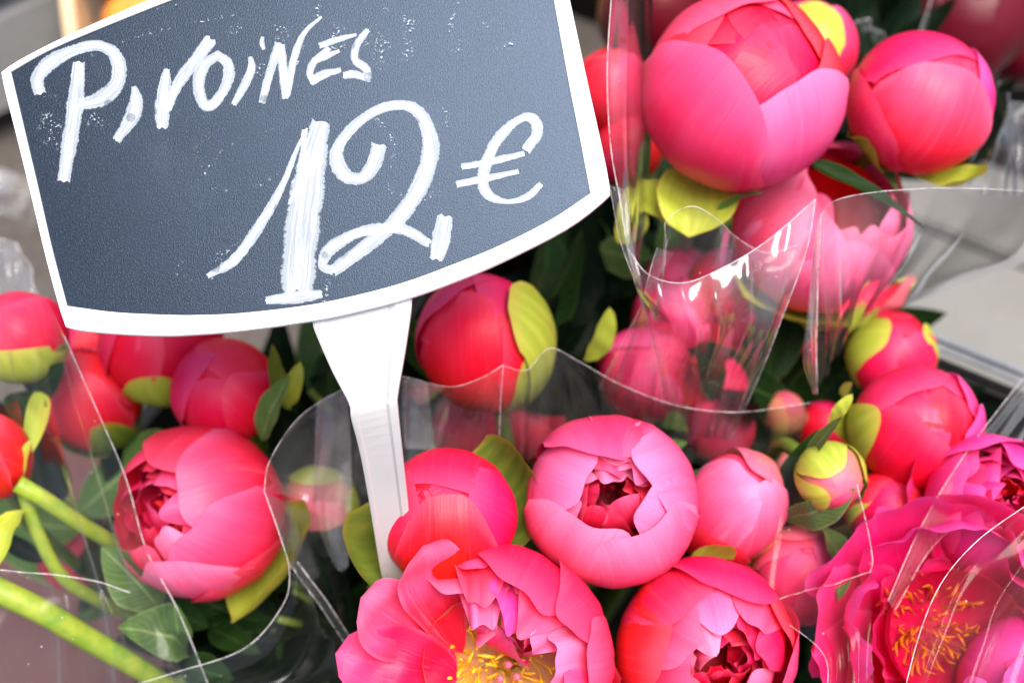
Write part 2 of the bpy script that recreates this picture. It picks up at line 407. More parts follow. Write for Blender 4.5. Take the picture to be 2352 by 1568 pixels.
# ------------------------------------------------------------------ peony
GRP = 'peonies standing in the wrapped bunches'
CENT = {'main': at_z(1250, 1150, .35), 'right': at_z(2080, 1150, .35), 'upper': at_z(1740, 470, .35), 'left': at_z(330, 1080, .35), 'back': at_z(1900, -50, .3)}
def frame(px, py, d, pole):
    ox, oy = pole; oz = math.sqrt(max(.05, 1 - ox * ox - oy * oy))
    Z = (RT * ox + UP * oy - FW * oz).normalized()
    X = (RT - Z * RT.dot(Z)).normalized(); Y = Z.cross(X)
    Mx = Matrix((X, Y, Z)).transposed().to_4x4(); Mx.translation = at(px, py, d)
    return Mx
STAM = []
def stamen_meshes():
    for k in range(3):
        rg = random.Random(k)
        b = [(0, 0, 0), (rg.uniform(-.06, .06), .04, .4), (rg.uniform(-.15, .15), .12, .8), (rg.uniform(-.2, .2), .2, 1.0)]
        C = catmull(b, 6); V = []; F = []
        rs = [.020, .019, .022, .045, .058, .018]; seg = 5
        for j, c in enumerate(C):
            for s in range(seg):
                a = 6.283 * s / seg; V.append(c + rs[j] * np.array([math.cos(a), math.sin(a), 0]))
        for j in range(5):
            for s in range(seg): F.append((j * seg + s, j * seg + (s + 1) % seg, (j + 1) * seg + (s + 1) % seg, (j + 1) * seg + s))
        F.append(tuple(5 * seg + s for s in range(seg)))
        STAM.append((V, F))
stamen_meshes()
STM = {}
def add_stamens(root, c, R, length, n, spread, mat='stamen', seed=0, gap=0.0):
    rg = random.Random(seed)
    for k in range(n):
        key = (mat, k % 3)
        if key not in STM:
            me = mk('stamen', *STAM[k % 3]); me.materials.append(M[mat]); STM[key] = me
        o = link('stamen', STM[key], root)
        a = rg.uniform(0, 6.283); q = R * math.sqrt(rg.uniform(gap, 1)); tl = spread * (q / R) + rg.uniform(-.25, .25)
        o.location = Vector(c) + Vector((q * math.cos(a), q * math.sin(a), 0))
        d = Vector((math.sin(tl) * math.cos(a), math.sin(tl) * math.sin(a), math.cos(tl)))
        o.rotation_euler = (d.to_track_quat('Z', 'X') @ Matrix.Rotation(rg.uniform(0, 6.28), 3, 'Z').to_quaternion()).to_euler()
        l = length * rg.uniform(.7, 1.15); o.scale = (l, l, l)

def closed_set(seed, az0, mat, dens=1.0):
    rg = random.Random(seed); L = []
    for i in range(4):      # under layer
        L.append(dict(az=az0 + 40 + i * 90 + rg.uniform(-10, 10), s0=5, s1=rg.uniform(188, 200), tipk=.1, w=1.15, r=.945, imb=.02, m=mat))
    for i in range(3):
        L.append(dict(az=az0 + i * 120 + rg.uniform(-12, 12), s0=5, s1=rg.uniform(168, 192), w=rg.uniform(1.15, 1.3), r=1.0 + .012 * i, imb=.035, tipk=rg.uniform(.16, .3), m=mat))
    L.append(dict(az=az0 + 60 + rg.uniform(-30, 30), s0=5, s1=rg.uniform(135, 160), w=rg.uniform(.75, .95), r=1.055, imb=.02, tipk=.25, m=mat))
    return L
def half_set(seed, az0, opn, mat, inner='deep', outer=5):
    rg = random.Random(seed); L = []
    for i in range(outer):
        L.append(dict(az=az0 + i * 360 / outer + rg.uniform(-9, 9), s0=5, s1=180 - opn + rg.uniform(-12, 10), w=rg.uniform(.85, 1.05), r=1.0 + .02 * (i % 2), imb=.045, ruf=.02, notch=.03, m=mat))
    for i in range(5):
        L.append(dict(az=az0 + 36 + i * 72 + rg.uniform(-12, 12), s0=8, s1=180 - opn * .9 + rg.uniform(-12, 10), w=.85, r=.91, imb=.05, ruf=.035, notch=.05, m=mat))
    for i in range(6):
        L.append(dict(az=az0 + i * 60 + rg.uniform(-14, 14), s0=10, s1=180 - opn * .85 + rg.uniform(-18, 12), w=.62, r=.78 + rg.uniform(-.04, .04), imb=.08, ruf=.06, notch=.07, m=mat if i % 2 else 'hot'))
    return L + fill_set(seed, .60, (mat, mat, 'hot'))

def fill_set(seed, top, mats, rings=((.62, 8), (.44, 7), (.27, 5), (.12, 3)), xo=0.0, yo=0.0, dip=.10):
    """crumpled inner petals packed inside an open bud; top = height of their tips"""
    rg = random.Random(seed); L = []
    for k, (q, n) in enumerate(rings):
        for i in range(n):
            L.append(dict(az=i * 360 / n + rg.uniform(-18, 18), s0=40, s1=rg.uniform(128, 160), w=rg.uniform(.6, .95), r=q * rg.uniform(.92, 1.08), imb=rg.uniform(-.1, .12),
                          ruf=rg.uniform(.05, .10), notch=.045, curl=rg.uniform(-.02, .06), tipk=rg.uniform(.12, .3), zo=top - q * .85 - dip * (k / 3) + rg.uniform(-.05, .05),
                          xo=xo + rg.uniform(-.03, .03), yo=yo + rg.uniform(-.03, .03), m=mats[rg.randrange(len(mats))], name='inner_petal', nu=17, nv=13, fq=.8))
    return L
def sepal(az, s1=80, w=.62, curl=0.0, r=1.05, g='sepal', cn=2.5, s0=4, tipk=.35, ruf=.01, side=0.0):
    return dict(az=az, s0=s0, s1=s1, w=w, curl=curl, r=r, imb=.01, ruf=ruf, notch=.012, tipk=tipk, m=g, cn=cn, name='sepal', side=side, wtop=.8, wb=.45)

def peony(label, c, d, R, pole, petals, sepals=(), sz=.98, bunch='main', core=.88, coremat='deep', kind='closed', leaves=(), stem=True, lowres=False, stemend=None, stmat='stem'):
    Mx = frame(c[0], c[1], d, pole); root = thing('peony', label, 'peony', Mx, GRP)
    Rw = R * PX(d)
    for k, p in enumerate(list(petals) + list(sepals)):
        p = dict(p); m = p.pop('m'); nm = p.pop('name', 'petal')
        p.setdefault('seed', int(c[0] * 7 + c[1] * 3 + k * 11))
        if lowres: p['nu'] = 11; p['nv'] = 12
        me = petal_mesh(R=Rw, sz=sz, name=nm, **p); link(nm, me, root, M[m])
    if kind == 'closed':
        link('bud_core', sphere_mesh('bud_core', Rw * core, sz), root, M[coremat])
    else:
        link('bud_core', sphere_mesh('bud_core', Rw * core, sz, s_max=100), root, M[coremat])
    if stem:
        W0 = Mx @ Vector((0, 0, -Rw * .9 * sz)); ax = (Mx.to_3x3() @ Vector((0, 0, -1))).normalized()
        ce = CENT[bunch]; W3 = Vector(stemend) if stemend else Vector((W0.x * .45 + ce.x * .55, W0.y * .45 + ce.y * .55, .12))
        W1 = W0 + ax * .06 + Vector((0, 0, -.02)); W2 = (W1 + W3) / 2 + Vector((0, 0, -.02))
        link('stem', tube_mesh('stem', loc(root, [W0, W1, W2, W3]), .0035, .0045, 8, 16), root, M[stmat])
    for lf in leaves:
        add_leaf(root, *lf)
    return root
def add_leaf(root, p0, p1, wpx, mat='leafl', nrm=(0, .25, 1), bend=.12, fold=.3, twist=0.0, shape=.42, lobe=0.0):
    """p0, p1 = (px, py, depth) of foot and tip; nrm in camera axes (right, up, toward camera)"""
    A, B = at(*p0), at(*p1); n = RT * nrm[0] + UP * nrm[1] - FW * nrm[2]
    inv = root.matrix_world.inverted(); a, b = inv @ A, inv @ B; n = inv.to_3x3() @ n
    link('leaf', leaf_mesh('leaf', a, b, wpx * PX(p0[2]), n, bend, fold, twist, shape, lobe, rnd=.48 if mat == 'sepal' else .8), root, M[mat])

P_ = dict
# ---- big bud, upper right
peony('largest half-open coral pink peony at the upper right, in front of a yellow sepal', (1703, 205), .66, 226, (.12, .44),
  [P_(az=40 + i * 60, s0=5, s1=190, w=1.1, tipk=.15, r=.90, imb=.03, m='crimson', notch=.03) for i in range(6)] +
  [P_(az=85, s0=5, s1=160, w=.8, r=.945, imb=.03, m='pink', notch=.04),
   P_(az=120, s0=5, s1=158, w=.95, r=.985, imb=-.03, m='pink', tipk=.18, notch=.02),
   P_(az=28, s0=5, s1=153, w=.85, r=.98, imb=.03, m='coral', tipk=.2),
   P_(az=165, s0=5, s1=150, w=.9, r=.975, imb=.02, m='coral', tipk=.2),
   P_(az=338, s0=5, s1=148, w=.85, r=1.0, imb=.03, m='coral', tipk=.22),
   P_(az=222, s0=5, s1=150, w=.98, r=1.045, imb=.035, m='pink', tipk=.16, notch=.008, crease=.0),
   P_(az=262, s0=5, s1=100, w=.6, r=.985, imb=.03, m='coral', tipk=.2),
   P_(az=302, s0=5, s1=148, w=.93, r=1.035, imb=.045, m='palepink', tipk=.16, notch=.012)],
  [sepal(255, 70, .62, .0, 1.04), sepal(300, 60, .45, .0, 1.03, 'sepalg')], sz=.96, bunch='upper', core=.86,
  leaves=[((1625, 385, .70), (1582, 545, .665), 185, 'sepal', (-.1, .5, 1), .10, .35, 0, .56), ((1560, 500, .70), (1452, 440, .685), 104, 'sepal', (-.2, .5, 1), .10, .35, 0, .45), ((1650, 500, .68), (1752, 445, .645), 52, 'leafl', (.3, .6, 1), .1, .4), ((1440, 560, .70), (1445, 425, .68), 80, 'sepal', (.2, .2, 1), .1, .4)])
# ---- bud with yellow sepal behind it
peony('pink bud with a broad yellow sepal across its front, behind the largest bud', (1855, 112), .73, 112, (.1, .55),
  closed_set(21, 100, 'pink'), [sepal(238, 192, .9, .0, 1.07, tipk=.14), sepal(190, 90, .6)], bunch='upper')
# ---- round closed bud, right
peony('round closed coral bud at the right, above an open pale yellow sepal', (2115, 232), .69, 163, (.28, .40),
  [P_(az=i * 90, s0=5, s1=197, w=1.15, tipk=.1, r=.94, m='coral') for i in range(4)] +
  [P_(az=110, s0=5, s1=176, w=1.3, r=.99, imb=.02, m='hot', tipk=.15),
   P_(az=350, s0=5, s1=158, w=1.1, r=1.01, imb=.03, m='magenta', tipk=.18),
   P_(az=255, s0=5, s1=176, w=1.15, r=1.03, imb=.03, m='pink', tipk=.22, notch=.006),
   P_(az=200, s0=5, s1=110, w=.9, r=1.055, imb=.02, m='coral', tipk=.2)],
  [sepal(285, 60, .75, .0, 1.04, tipk=.2), sepal(225, 85, .4, .1, 1.06, 'sepalg')], bunch='upper', sz=.95,
  leaves=[((2085, 385, .71), (2268, 392, .675), 92, 'sepal', (0, .75, .8), -.14, .5, 0, .6), ((1990, 350, .72), (2062, 440, .70), 46, 'leafl', (.5, .3, 1), .05, .4)])
# ---- open flower below, behind film
peony('open pale pink peony with a dark red throat behind the film, below the largest bud', (1880, 515), .725, 192, (.22, .42),
  [P_(az=a, s0=5, s1=s, w=w, r=r, imb=.04, curl=cu, ruf=.025, notch=.03, m=m, tipk=.22) for a, s, w, r, cu, m in
   [(100, 140, .9, 1.0, 0, 'pink'), (150, 150, .9, 1.02, 0, 'pink'), (50, 122, .8, 1.0, .04, 'palepink'), (195, 152, .85, 1.03, .0, 'palepink'),
    (235, 146, .8, 1.05, .0, 'palepink'), (270, 138, .8, 1.07, .03, 'palepink'), (308, 140, .8, 1.05, .03, 'palepink'), (345, 136, .8, 1.06, .05, 'palepink'), (15, 128, .75, 1.03, .06, 'pink'),
    (218, 156, .6, .95, 0, 'pink'), (255, 150, .55, .94, 0, 'palepink'), (292, 150, .6, .95, 0, 'palepink'), (330, 146, .6, .94, 0, 'palepink'), (0, 138, .6, .92, 0, 'pink'),
    (120, 140, .8, .85, 0, 'crimson'), (180, 142, .8, .82, 0, 'crimson'), (60, 128, .8, .82, 0, 'crimson'), (260, 128, .6, .7, 0, 'hot'), (320, 124, .6, .7, 0, 'hot'), (0, 116, .6, .7, 0, 'crimson')]],
  [sepal(265, 85, .8, .15, 1.12), sepal(310, 70, .6, .2, 1.1, 'sepalg')], bunch='upper', kind='open', core=.7, coremat='crimson',
  leaves=[((1855, 370, .66), (2130, 530, .665), 46, 'leaf', (-.35, .7, .8), .05, .6, .5, .3)])
# ---- bud under the board
peony('closed hot pink bud just below the price board, yellow sepal on its right side', (1108, 792), .69, 147, (-.15, .62),
  closed_set(5, 255, 'hot'), [sepal(352, 150, .74, .07, 1.12, cn=1.2, tipk=.18), sepal(320, 110, .6, .05, 1.06)], sz=1.16, bunch='main',
  leaves=[((1350, 830, .72), (1400, 705, .70), 60, 'sepal', (.5, .3, 1), .1, .4)])
# ---- bud front centre with two open sepals
peony('glossy hot pink bud cupped by two spread olive sepals at the lower centre', (1030, 1184), .60, 157, (-.02, .46),
  [P_(az=30 + i * 90, s0=5, s1=197, w=1.15, tipk=.1, r=.94, m='hot') for i in range(4)] +
  [P_(az=85, s0=5, s1=178, w=1.3, r=1.0, imb=.015, m='hot', tipk=.2), P_(az=350, s0=5, s1=160, w=1.1, r=1.01, imb=-.02, m='hot', tipk=.25),
   P_(az=190, s0=5, s1=160, w=1.1, r=1.02, imb=.02, m='hot', tipk=.25), P_(az=272, s0=5, s1=178, w=.98, r=1.045, imb=.01, m='hot', tipk=.42, notch=.008)],
  [sepal(32, 112, .75, .30, 1.10, cn=1.2, g='sepalg', tipk=.22), sepal(212, 100, .85, .44, 1.12, cn=1.3, g='sepalg', tipk=.25), sepal(300, 70, .5)], sz=.98, bunch='main')
# ---- half-open pale flower
r7 = peony('half-open pale pink peony with a dark red heart beside the glossy bud', (1402, 1148), .61, 192, (-.02, .20),
  [P_(az=a, s0=5, s1=s, w=w, r=r, imb=im, ruf=ru, notch=nt, m=m, curl=cu, tipk=.2) for a, s, w, r, im, ru, nt, m, cu in
   [(238, 159, .95, 1.03, -.04, .012, .03, 'palepink', 0), (298, 156, .98, 1.055, .03, .015, .04, 'palepink', 0), (345, 157, .85, 1.0, .03, .015, .03, 'palepink', 0),
    (22, 159, .85, 1.04, -.02, .02, .02, 'palepink', 0), (65, 152, .75, .98, .03, .03, .04, 'pink', .02), (100, 154, .8, 1.03, .03, .03, .03, 'pink', .03),
    (150, 160, .85, 1.0, .03, .02, .02, 'palepink', 0), (190, 120, .8, .98, .03, .02, .03, 'pink', .05), (270, 100, .7, 1.0, .03, .01, .02, 'coral', 0),
    (90, 158, .55, .91, .04, .03, .035, 'palepink', 0), (125, 160, .5, .87, .04, .03, .035, 'pink', 0), (55, 158, .55, .89, .04, .03, .035, 'palepink', 0), (72, 164, .55, .86, .04, .05, .04, 'palepink', 0), (108, 164, .55, .83, .04, .05, .04, 'pink', 0), (90, 168, .55, .77, .04, .05, .04, 'palepink', 0), (205, 150, .5, .9, .05, .05, .07, 'palepink', 0),
    (140, 152, .6, .74, .05, .06, .06, 'palepink', 0), (60, 150, .5, .7, .05, .06, .06, 'pink', 0), (330, 145, .6, .84, .05, .05, .06, 'hot', 0), (280, 138, .6, .86, .03, .05, .06, 'pink', 0),
    (100, 130, .9, .6, .05, .06, .06, 'deep', 0), (220, 120, .9, .6, .05, .06, .06, 'deep', 0), (330, 120, .9, .6, .05, .06, .06, 'deep', 0)]] + fill_set(71, .62, ('pink', 'palepink', 'coral'), rings=((.50, 7), (.34, 4)), yo=.10) + fill_set(72, .30, ('crimson', 'coral'), rings=((.34, 5), (.18, 3))),
  [sepal(200, 70, .5), sepal(330, 70, .5)], bunch='main', kind='open', core=.5, sz=1.02)
# ---- bud with cream tip
peony('pointed pink bud with a cream-edged petal tip right of the half-open pale peony', (1678, 1165), .65, 118, (.25, .60),
  [P_(az=i * 90, s0=5, s1=178, w=1.1, r=.93, m='pink') for i in range(4)] +
  [P_(az=210, s0=5, s1=176, w=1.05, r=1.0, m='palepink', tipk=.2), P_(az=300, s0=5, s1=165, w=1.1, r=1.03, m='palepink', tipk=.2),
   P_(az=50, s0=5, s1=186, w=.95, r=1.05, m='blush', tipk=.4, ruf=.03), P_(az=245, s0=5, s1=105, w=.85, r=1.08, curl=.05, m='hot', tipk=.2)],
  [sepal(280, 60, .6), sepal(330, 62, .5)], sz=1.32, bunch='main',
  leaves=[((1560, 1120, .68), (1610, 1075, .64), 34, 'leafl'), ((1500, 1040, .70), (1580, 1015, .69), 40, 'leafl')])
# ---- fully open flower, bottom centre
r9 = peony('wide open coral peony showing yellow stamens at the bottom edge', (1135, 1528), .585, 268, (-.05, .12),
  [P_(az=a, s0=5, s1=s, w=w, r=r, imb=im, ruf=ru, notch=nt, m=m, curl=cu, split=sp, tipk=tk) for a, s, w, r, im, ru, nt, m, cu, sp, tk in
   [(178, 105, .62, .98, .03, .02, .02, 'cream', .14, 0, .3), (205, 112, .7, 1.02, .03, .02, .02, 'coral', .12, 0, .3),
    (236, 110, .7, 1.0, .03, .02, .02, 'coral', .1, 0, .3),
    (100, 122, .36, .96, .04, .03, .03, 'pink', .0, 0, .4), (66, 138, .66, 1.03, .03, .012, .03, 'coral', -.01, 0, .25), (30, 132, .55, 1.05, .03, .015, .03, 'coral', -.02, 0, .25),
    (2, 130, .6, 1.02, .03, .015, .02, 'pink', 0, 0, .25), (-35, 128, .6, 1.04, .03, .015, .02, 'pink', 0, 0, .25), (280, 120, .7, 1.0, .03, .015, .02, 'pink', 0, 0, .25),
    (112, 125, .42, .86, .04, .05, .06, 'palepink', .02, 0, .25), (92, 140, .36, .90, .05, .05, .07, 'pink', 0, 0, .25), (75, 148, .36, .82, .05, .06, .07, 'magenta', 0, 0, .2),
    (52, 145, .42, .9, .05, .04, .06, 'pink', 0, 0, .2), (96, 150, .34, .74, .05, .07, .08, 'palepink', 0, 0, .2), (60, 152, .4, .70, .05, .07, .08, 'pink', 0, 0, .2), (30, 148, .4, .80, .05, .06, .06, 'palepink', 0, 0, .2),
    (5, 148, .45, .86, .05, .05, .05, 'palepink', 0, 0, .2), (-25, 142, .5, .9, .05, .04, .05, 'pink', 0, 0, .2),
    (160, 92, .6, .72, .05, .03, .04, 'cream', .05, 0, .3), (215, 95, .6, .70, .05, .03, .04, 'cream', .05, 0, .3), (270, 100, .7, .72, .05, .03, .04, 'pink', 0, 0, .3)]] + fill_set(95, .42, ('palepink', 'pink', 'pink'), rings=((.36, 6), (.22, 4)), xo=.16, yo=.42, dip=.05),
  [sepal(20, 60, .5)], bunch='main', kind='open', core=.62, coremat='cream', sz=.9)
Rw = 268 * PX(.585)
def long_petal(root, p0, p1, wpx, mat, nrm, bend, fold, shape, twist=0.0):
    A_, B_ = at(*p0), at(*p1); nv = RT * nrm[0] + UP * nrm[1] - FW * nrm[2]
    inv = root.matrix_world.inverted()
    link('petal', leaf_mesh('petal', inv @ A_, inv @ B_, wpx * PX(p0[2]), inv.to_3x3() @ nv, bend, fold, twist, shape, .03, 13, 21, .42), root, M[mat])
long_petal(r9, (1062, 1500, .600), (972, 1252, .556), 168, 'palepink', (.1, .5, 1), -.10, .22, .66)
long_petal(r9, (1050, 1520, .598), (828, 1372, .560), 172, 'palepink', (-.2, .5, 1), -.10, .22, .66)
long_petal(r9, (1050, 1560, .596), (770, 1500, .575), 190, 'pink', (-.5, .3, 1), .10, .4, .55)
add_stamens(r9, (-.12 * Rw, -.02 * Rw, -.45 * Rw), .22 * Rw, .32 * Rw, 100, 1.0, seed=3)
add_stamens(r9, (.22 * Rw, .08 * Rw, -.30 * Rw), .14 * Rw, .36 * Rw, 26, .8, seed=4)
for i, (x, y) in enumerate(((.10, .0), (.17, -.10), (.03, -.12), (.22, .02))):
    b = Vector((x * Rw, y * Rw, -.42 * Rw)); me = tube_mesh('pistil', [b, b + Vector((.01, 0, .25)) * Rw, b + Vector((.03, .02, .5)) * Rw], .062 * Rw, .022 * Rw, 10, 8)
    q = link('pistil', me, r9, M['pistil']); q2 = link('stigma', sphere_mesh('stigma', .034 * Rw, .7, n=8, m=6, wob=.2), q, M['pisttip']); q2.location = b + Vector((.03, .02, .52)) * Rw
# ---- bottom right of centre
peony('big half-open hot pink peony at the bottom edge right of the yellow stamens', (1622, 1492), .605, 202, (.15, .05),
  [P_(az=a, s0=5, s1=s, w=w, r=r, imb=im, ruf=ru, notch=nt, m=m, curl=cu) for a, s, w, r, im, ru, nt, m, cu in
   [(120, 138, .9, 1.0, .03, .015, .02, 'coral', 0), (170, 140, .9, 1.03, .03, .015, .02, 'coral', 0), (75, 140, .8, 1.05, .03, .02, .02, 'hot', 0), (30, 130, .8, 1.02, .03, .015, .02, 'coral', 0),
    (345, 135, .8, 1.03, .03, .015, .02, 'pink', .02), (300, 140, .8, 1.0, .03, .015, .02, 'pink', 0), (230, 135, .8, 1.0, .03, .015, .02, 'pink', 0),
    (95, 155, .7, .92, -.03, .02, .03, 'palepink', 0), (50, 150, .6, .94, .03, .02, .03, 'pink', 0), (150, 158, .7, .93, .03, .02, .03, 'pink', 0), (15, 152, .6, .9, .03, .02, .03, 'hot', 0),
    (110, 165, .7, .82, .04, .03, .04, 'palepink', 0), (40, 160, .6, .8, .04, .03, .05, 'hot', 0), (200, 160, .7, .84, .04, .03, .05, 'pink', 0), (320, 150, .7, .8, .04, .03, .05, 'palepink', 0),
    (80, 150, .9, .62, .05, .06, .06, 'deep', 0), (200, 140, .9, .62, .05, .06, .06, 'deep', 0), (320, 140, .9, .62, .05, .06, .06, 'deep', 0)]] + fill_set(81, .60, ('pink', 'hot', 'coral', 'palepink'), rings=((.60, 8), (.44, 6), (.26, 4)), xo=.06),
  [sepal(75, 88, .25, .1, 1.1)], bunch='main', kind='open', core=.55, sz=.96)
# ---- bud behind small film sheet
peony('pink bud capped by a spotted green sepal behind the film, left of the film corner', (1840, 1322), .66, 108, (.05, .5),
  closed_set(31, 240, 'pink'), [sepal(100, 158, .9, .03, 1.07, 'blush'), sepal(150, 130, .5, .03, 1.08)], bunch='right',
  leaves=[((1880, 1200, .655), (1925, 1380, .625), 96, 'leafl', (.6, .2, .9), .16, .35, 0, .4)])
# ---- small green bud
peony('small yellow green bud with a pink streak, held up between leaves', (1908, 1092), .63, 78, (.12, -.15),
  [P_(az=200 + i * 90, s0=5, s1=182, w=1.15, r=.93, m='blush') for i in range(4)] + [P_(az=285, s0=5, s1=165, w=.7, r=.97, m='pink')],
  [sepal(120, 158, 1.15, 0, 1.02), sepal(20, 135, .85, 0, 1.04), sepal(215, 150, .85, 0, 1.05), sepal(330, 120, .6, .02, 1.05, 'sepalg')], sz=1.12, bunch='right', coremat='blush',
  leaves=[((1790, 1170, .66), (1880, 985, .64), 66, 'leaf', (-.4, .2, 1), .1, .5), ((1795, 1190, .65), (1965, 1120, .615), 86, 'leafl', (0, -.3, 1), .12, .3, 0, .5),
          ((1855, 1055, .64), (1935, 955, .60), 34, 'leafl', (-.3, .3, 1), .05, .5), ((1820, 1230, .67), (1770, 1120, .66), 60, 'leaf'), ((1915, 960, .64), (1958, 905, .63), 30, 'sepal', (0, .4, 1))])
# ---- right-hand bud
peony('large closed pink bud at the right, just below the small yellow sided bud', (2103, 978), .67, 141, (.10, .42),
  [P_(az=i * 90, s0=5, s1=197, w=1.15, tipk=.1, r=.93, m='hot') for i in range(4)] +
  [P_(az=60, s0=5, s1=160, w=.9, r=.97, m='coral', tipk=.25), P_(az=120, s0=5, s1=165, w=1.2, r=1.0, m='coral', tipk=.2), P_(az=330, s0=5, s1=145, w=.8, r=1.05, curl=.02, m='magenta', tipk=.2, ruf=.02),
   P_(az=15, s0=5, s1=150, w=.8, r=1.02, m='magenta', tipk=.25, ruf=.02), P_(az=235, s0=5, s1=158, w=1.25, r=1.03, m='hot', tipk=.2)],
  [sepal(190, 128, .62, .06, 1.08), sepal(160, 110, .3, .3, 1.06), sepal(260, 60, .6, 0, 1.05, 'sepalg')], sz=1.05, bunch='right')
peony('small pink bud with two yellow green sepals at the grey kerb edge on the right', (2048, 815), .74, 98, (.0, .50),
  closed_set(41, 60, 'hot'), [sepal(165, 168, .95, 0, 1.06), sepal(10, 150, .6, 0, 1.07), sepal(270, 90, .7, 0, 1.05)], bunch='right')
peony('small pink bud with a lime sepal along its left side, beneath the large right bud', (2035, 1172), .67, 88, (.25, .35),
  closed_set(43, 80, 'hot'), [sepal(165, 135, .8, 0, 1.06), sepal(240, 80, .6, 0, 1.05)], bunch='right', sz=1.08)
# ---- open magenta flowers right
peony('ruffled magenta peony cut by the right edge of the photo', (2290, 1165), .64, 165, (.05, .35),
  half_set(51, 20, 38, 'magenta', 'hot', 5) + [P_(az=a, s0=5, s1=98, w=.6, r=1.08, curl=.18, ruf=.05, notch=.04, m='magenta') for a in (150, 205, 250, 300)], (), bunch='right', kind='open', core=.6)
r17 = peony('large open magenta peony with orange stamens in the lower right corner', (2195, 1462), .60, 285, (-.10, .20),
  [P_(az=a, s0=5, s1=s, w=w, r=r, imb=.04, ruf=ru, notch=nt, m=m, curl=cu, tipk=.24) for a, s, w, r, ru, nt, m, cu in
   [(100, 100, .60, 1.0, .022, .02, 'magenta', .12), (62, 108, .66, 1.03, .02, .02, 'magenta', .1), (136, 100, .50, 1.02, .03, .03, 'magenta', .16), (170, 98, .5, 1.0, .03, .03, 'magenta', .14),
    (22, 112, .6, 1.0, .02, .02, 'magenta', .06), (203, 102, .5, 1.02, .03, .03, 'magenta', .12), (238, 112, .6, 1.0, .02, .02, 'magenta', .08), (345, 124, .7, 1.02, .02, .02, 'magenta', 0), (272, 138, .75, 1.0, .02, .025, 'magenta', 0), (308, 134, .75, 1.04, .02, .025, 'magenta', 0),
    (82, 116, .55, .90, .03, .03, 'magenta', .02), (118, 108, .45, .88, .03, .04, 'magenta', .04), (155, 112, .42, .86, .04, .04, 'magenta', .0), (190, 118, .42, .86, .04, .04, 'magenta', .0),
    (225, 126, .5, .87, .035, .035, 'magenta', 0), (258, 144, .5, .90, .03, .035, 'magenta', 0), (292, 150, .55, .88, .03, .03, 'magenta', 0), (328, 144, .55, .9, .03, .03, 'magenta', 0), (5, 134, .5, .88, .03, .03, 'magenta', 0), (40, 124, .5, .88, .03, .03, 'magenta', 0),
    (275, 150, .42, .74, .04, .04, 'magenta', 0), (312, 150, .48, .74, .04, .04, 'magenta', 0), (350, 136, .45, .74, .04, .04, 'magenta', 0), (235, 128, .4, .72, .04, .04, 'magenta', 0), (35, 118, .5, .70, .04, .04, 'magenta', 0), (120, 96, .6, .64, .04, .04, 'magenta', 0), (180, 100, .6, .64, .04, .04, 'magenta', 0)]],
  (), bunch='right', kind='open', core=.55, coremat='crimson', sz=.9)
Rw = 285 * PX(.60)
add_stamens(r17, (-.16 * Rw, .14 * Rw, -.42 * Rw), .26 * Rw, .25 * Rw, 110, .75, 'stameno', seed=8)
peony('magenta peony partly cut off by the bottom right corner of the photo', (2400, 1590), .60, 190, (-.2, .2), half_set(57, 0, 34, 'magenta', 'hot', 6), (), bunch='right', kind='open', core=.6)
# ---- left bunch
peony('large half-open coral peony with ruffled red heart, left of the sign stake', (458, 1172), .67, 190, (-.36, .15),
  [P_(az=a, s0=5, s1=s, w=w, r=r, imb=im, ruf=ru, notch=nt, m=m, curl=cu) for a, s, w, r, im, ru, nt, m, cu in
   [(20, 160, 1.0, 1.0, .03, .012, .012, 'pink', 0), (75, 152, 1.0, 1.03, .03, .012, .015, 'coral', 0), (325, 152, 1.0, 1.03, -.03, .012, .02, 'pink', 0), (275, 142, .95, 1.055, .03, .015, .03, 'palepink', 0), (300, 110, .8, 1.08, 0, .01, .01, 'coral', 0),
    (120, 140, .8, 1.0, .03, .02, .03, 'coral', 0), (165, 126, .75, .98, .03, .03, .03, 'coral', 0), (215, 132, .8, 1.03, .03, .02, .03, 'pink', 0), (245, 148, .6, .95, .03, .03, .03, 'pink', 0),
    (100, 150, .6, .88, .05, .05, .06, 'coral', 0), (150, 142, .55, .86, .05, .06, .07, 'hot', 0), (195, 142, .55, .86, .05, .05, .06, 'coral', 0), (10, 166, .6, .9, .05, .04, .05, 'pink', 0), (290, 158, .6, .9, .05, .03, .04, 'palepink', 0),
    (120, 145, .5, .7, .06, .08, .07, 'coral', 0), (170, 140, .5, .68, .06, .08, .07, 'hot', 0), (220, 145, .5, .7, .06, .07, .07, 'coral', 0), (60, 150, .5, .66, .06, .07, .07, 'deep', 0),
    (100, 130, .9, .5, .05, .06, .06, 'deep', 0), (220, 130, .9, .5, .05, .06, .06, 'deep', 0), (340, 130, .9, .5, .05, .06, .06, 'deep', 0)]] + fill_set(91, .62, ('coral', 'hot', 'pink', 'coral'), rings=((.62, 9), (.45, 7), (.27, 5), (.12, 3))),
  [sepal(318, 98, .72, .30, 1.12, tipk=.22, cn=1.5), sepal(290, 70, .5)], bunch='left', kind='open', core=.55, sz=1.03)
peony('small round closed bud at the left with a curled olive leaf on its right', (517, 897), .71, 120, (-.05, .42), closed_set(61, 280, 'hot'), [sepal(300, 70, .6), sepal(200, 70, .6)], sz=.9, bunch='left',
  leaves=[((600, 1010, .69), (668, 860, .665), 66, 'leafl', (-.5, .1, 1), .08, .35), ((668, 940, .70), (625, 790, .675), 64, 'sepalg', (.8, .2, .6), -.12, .5), ((650, 930, .70), (690, 830, .68), 46, 'sepal', (.3, .1, 1), .14, .4)])
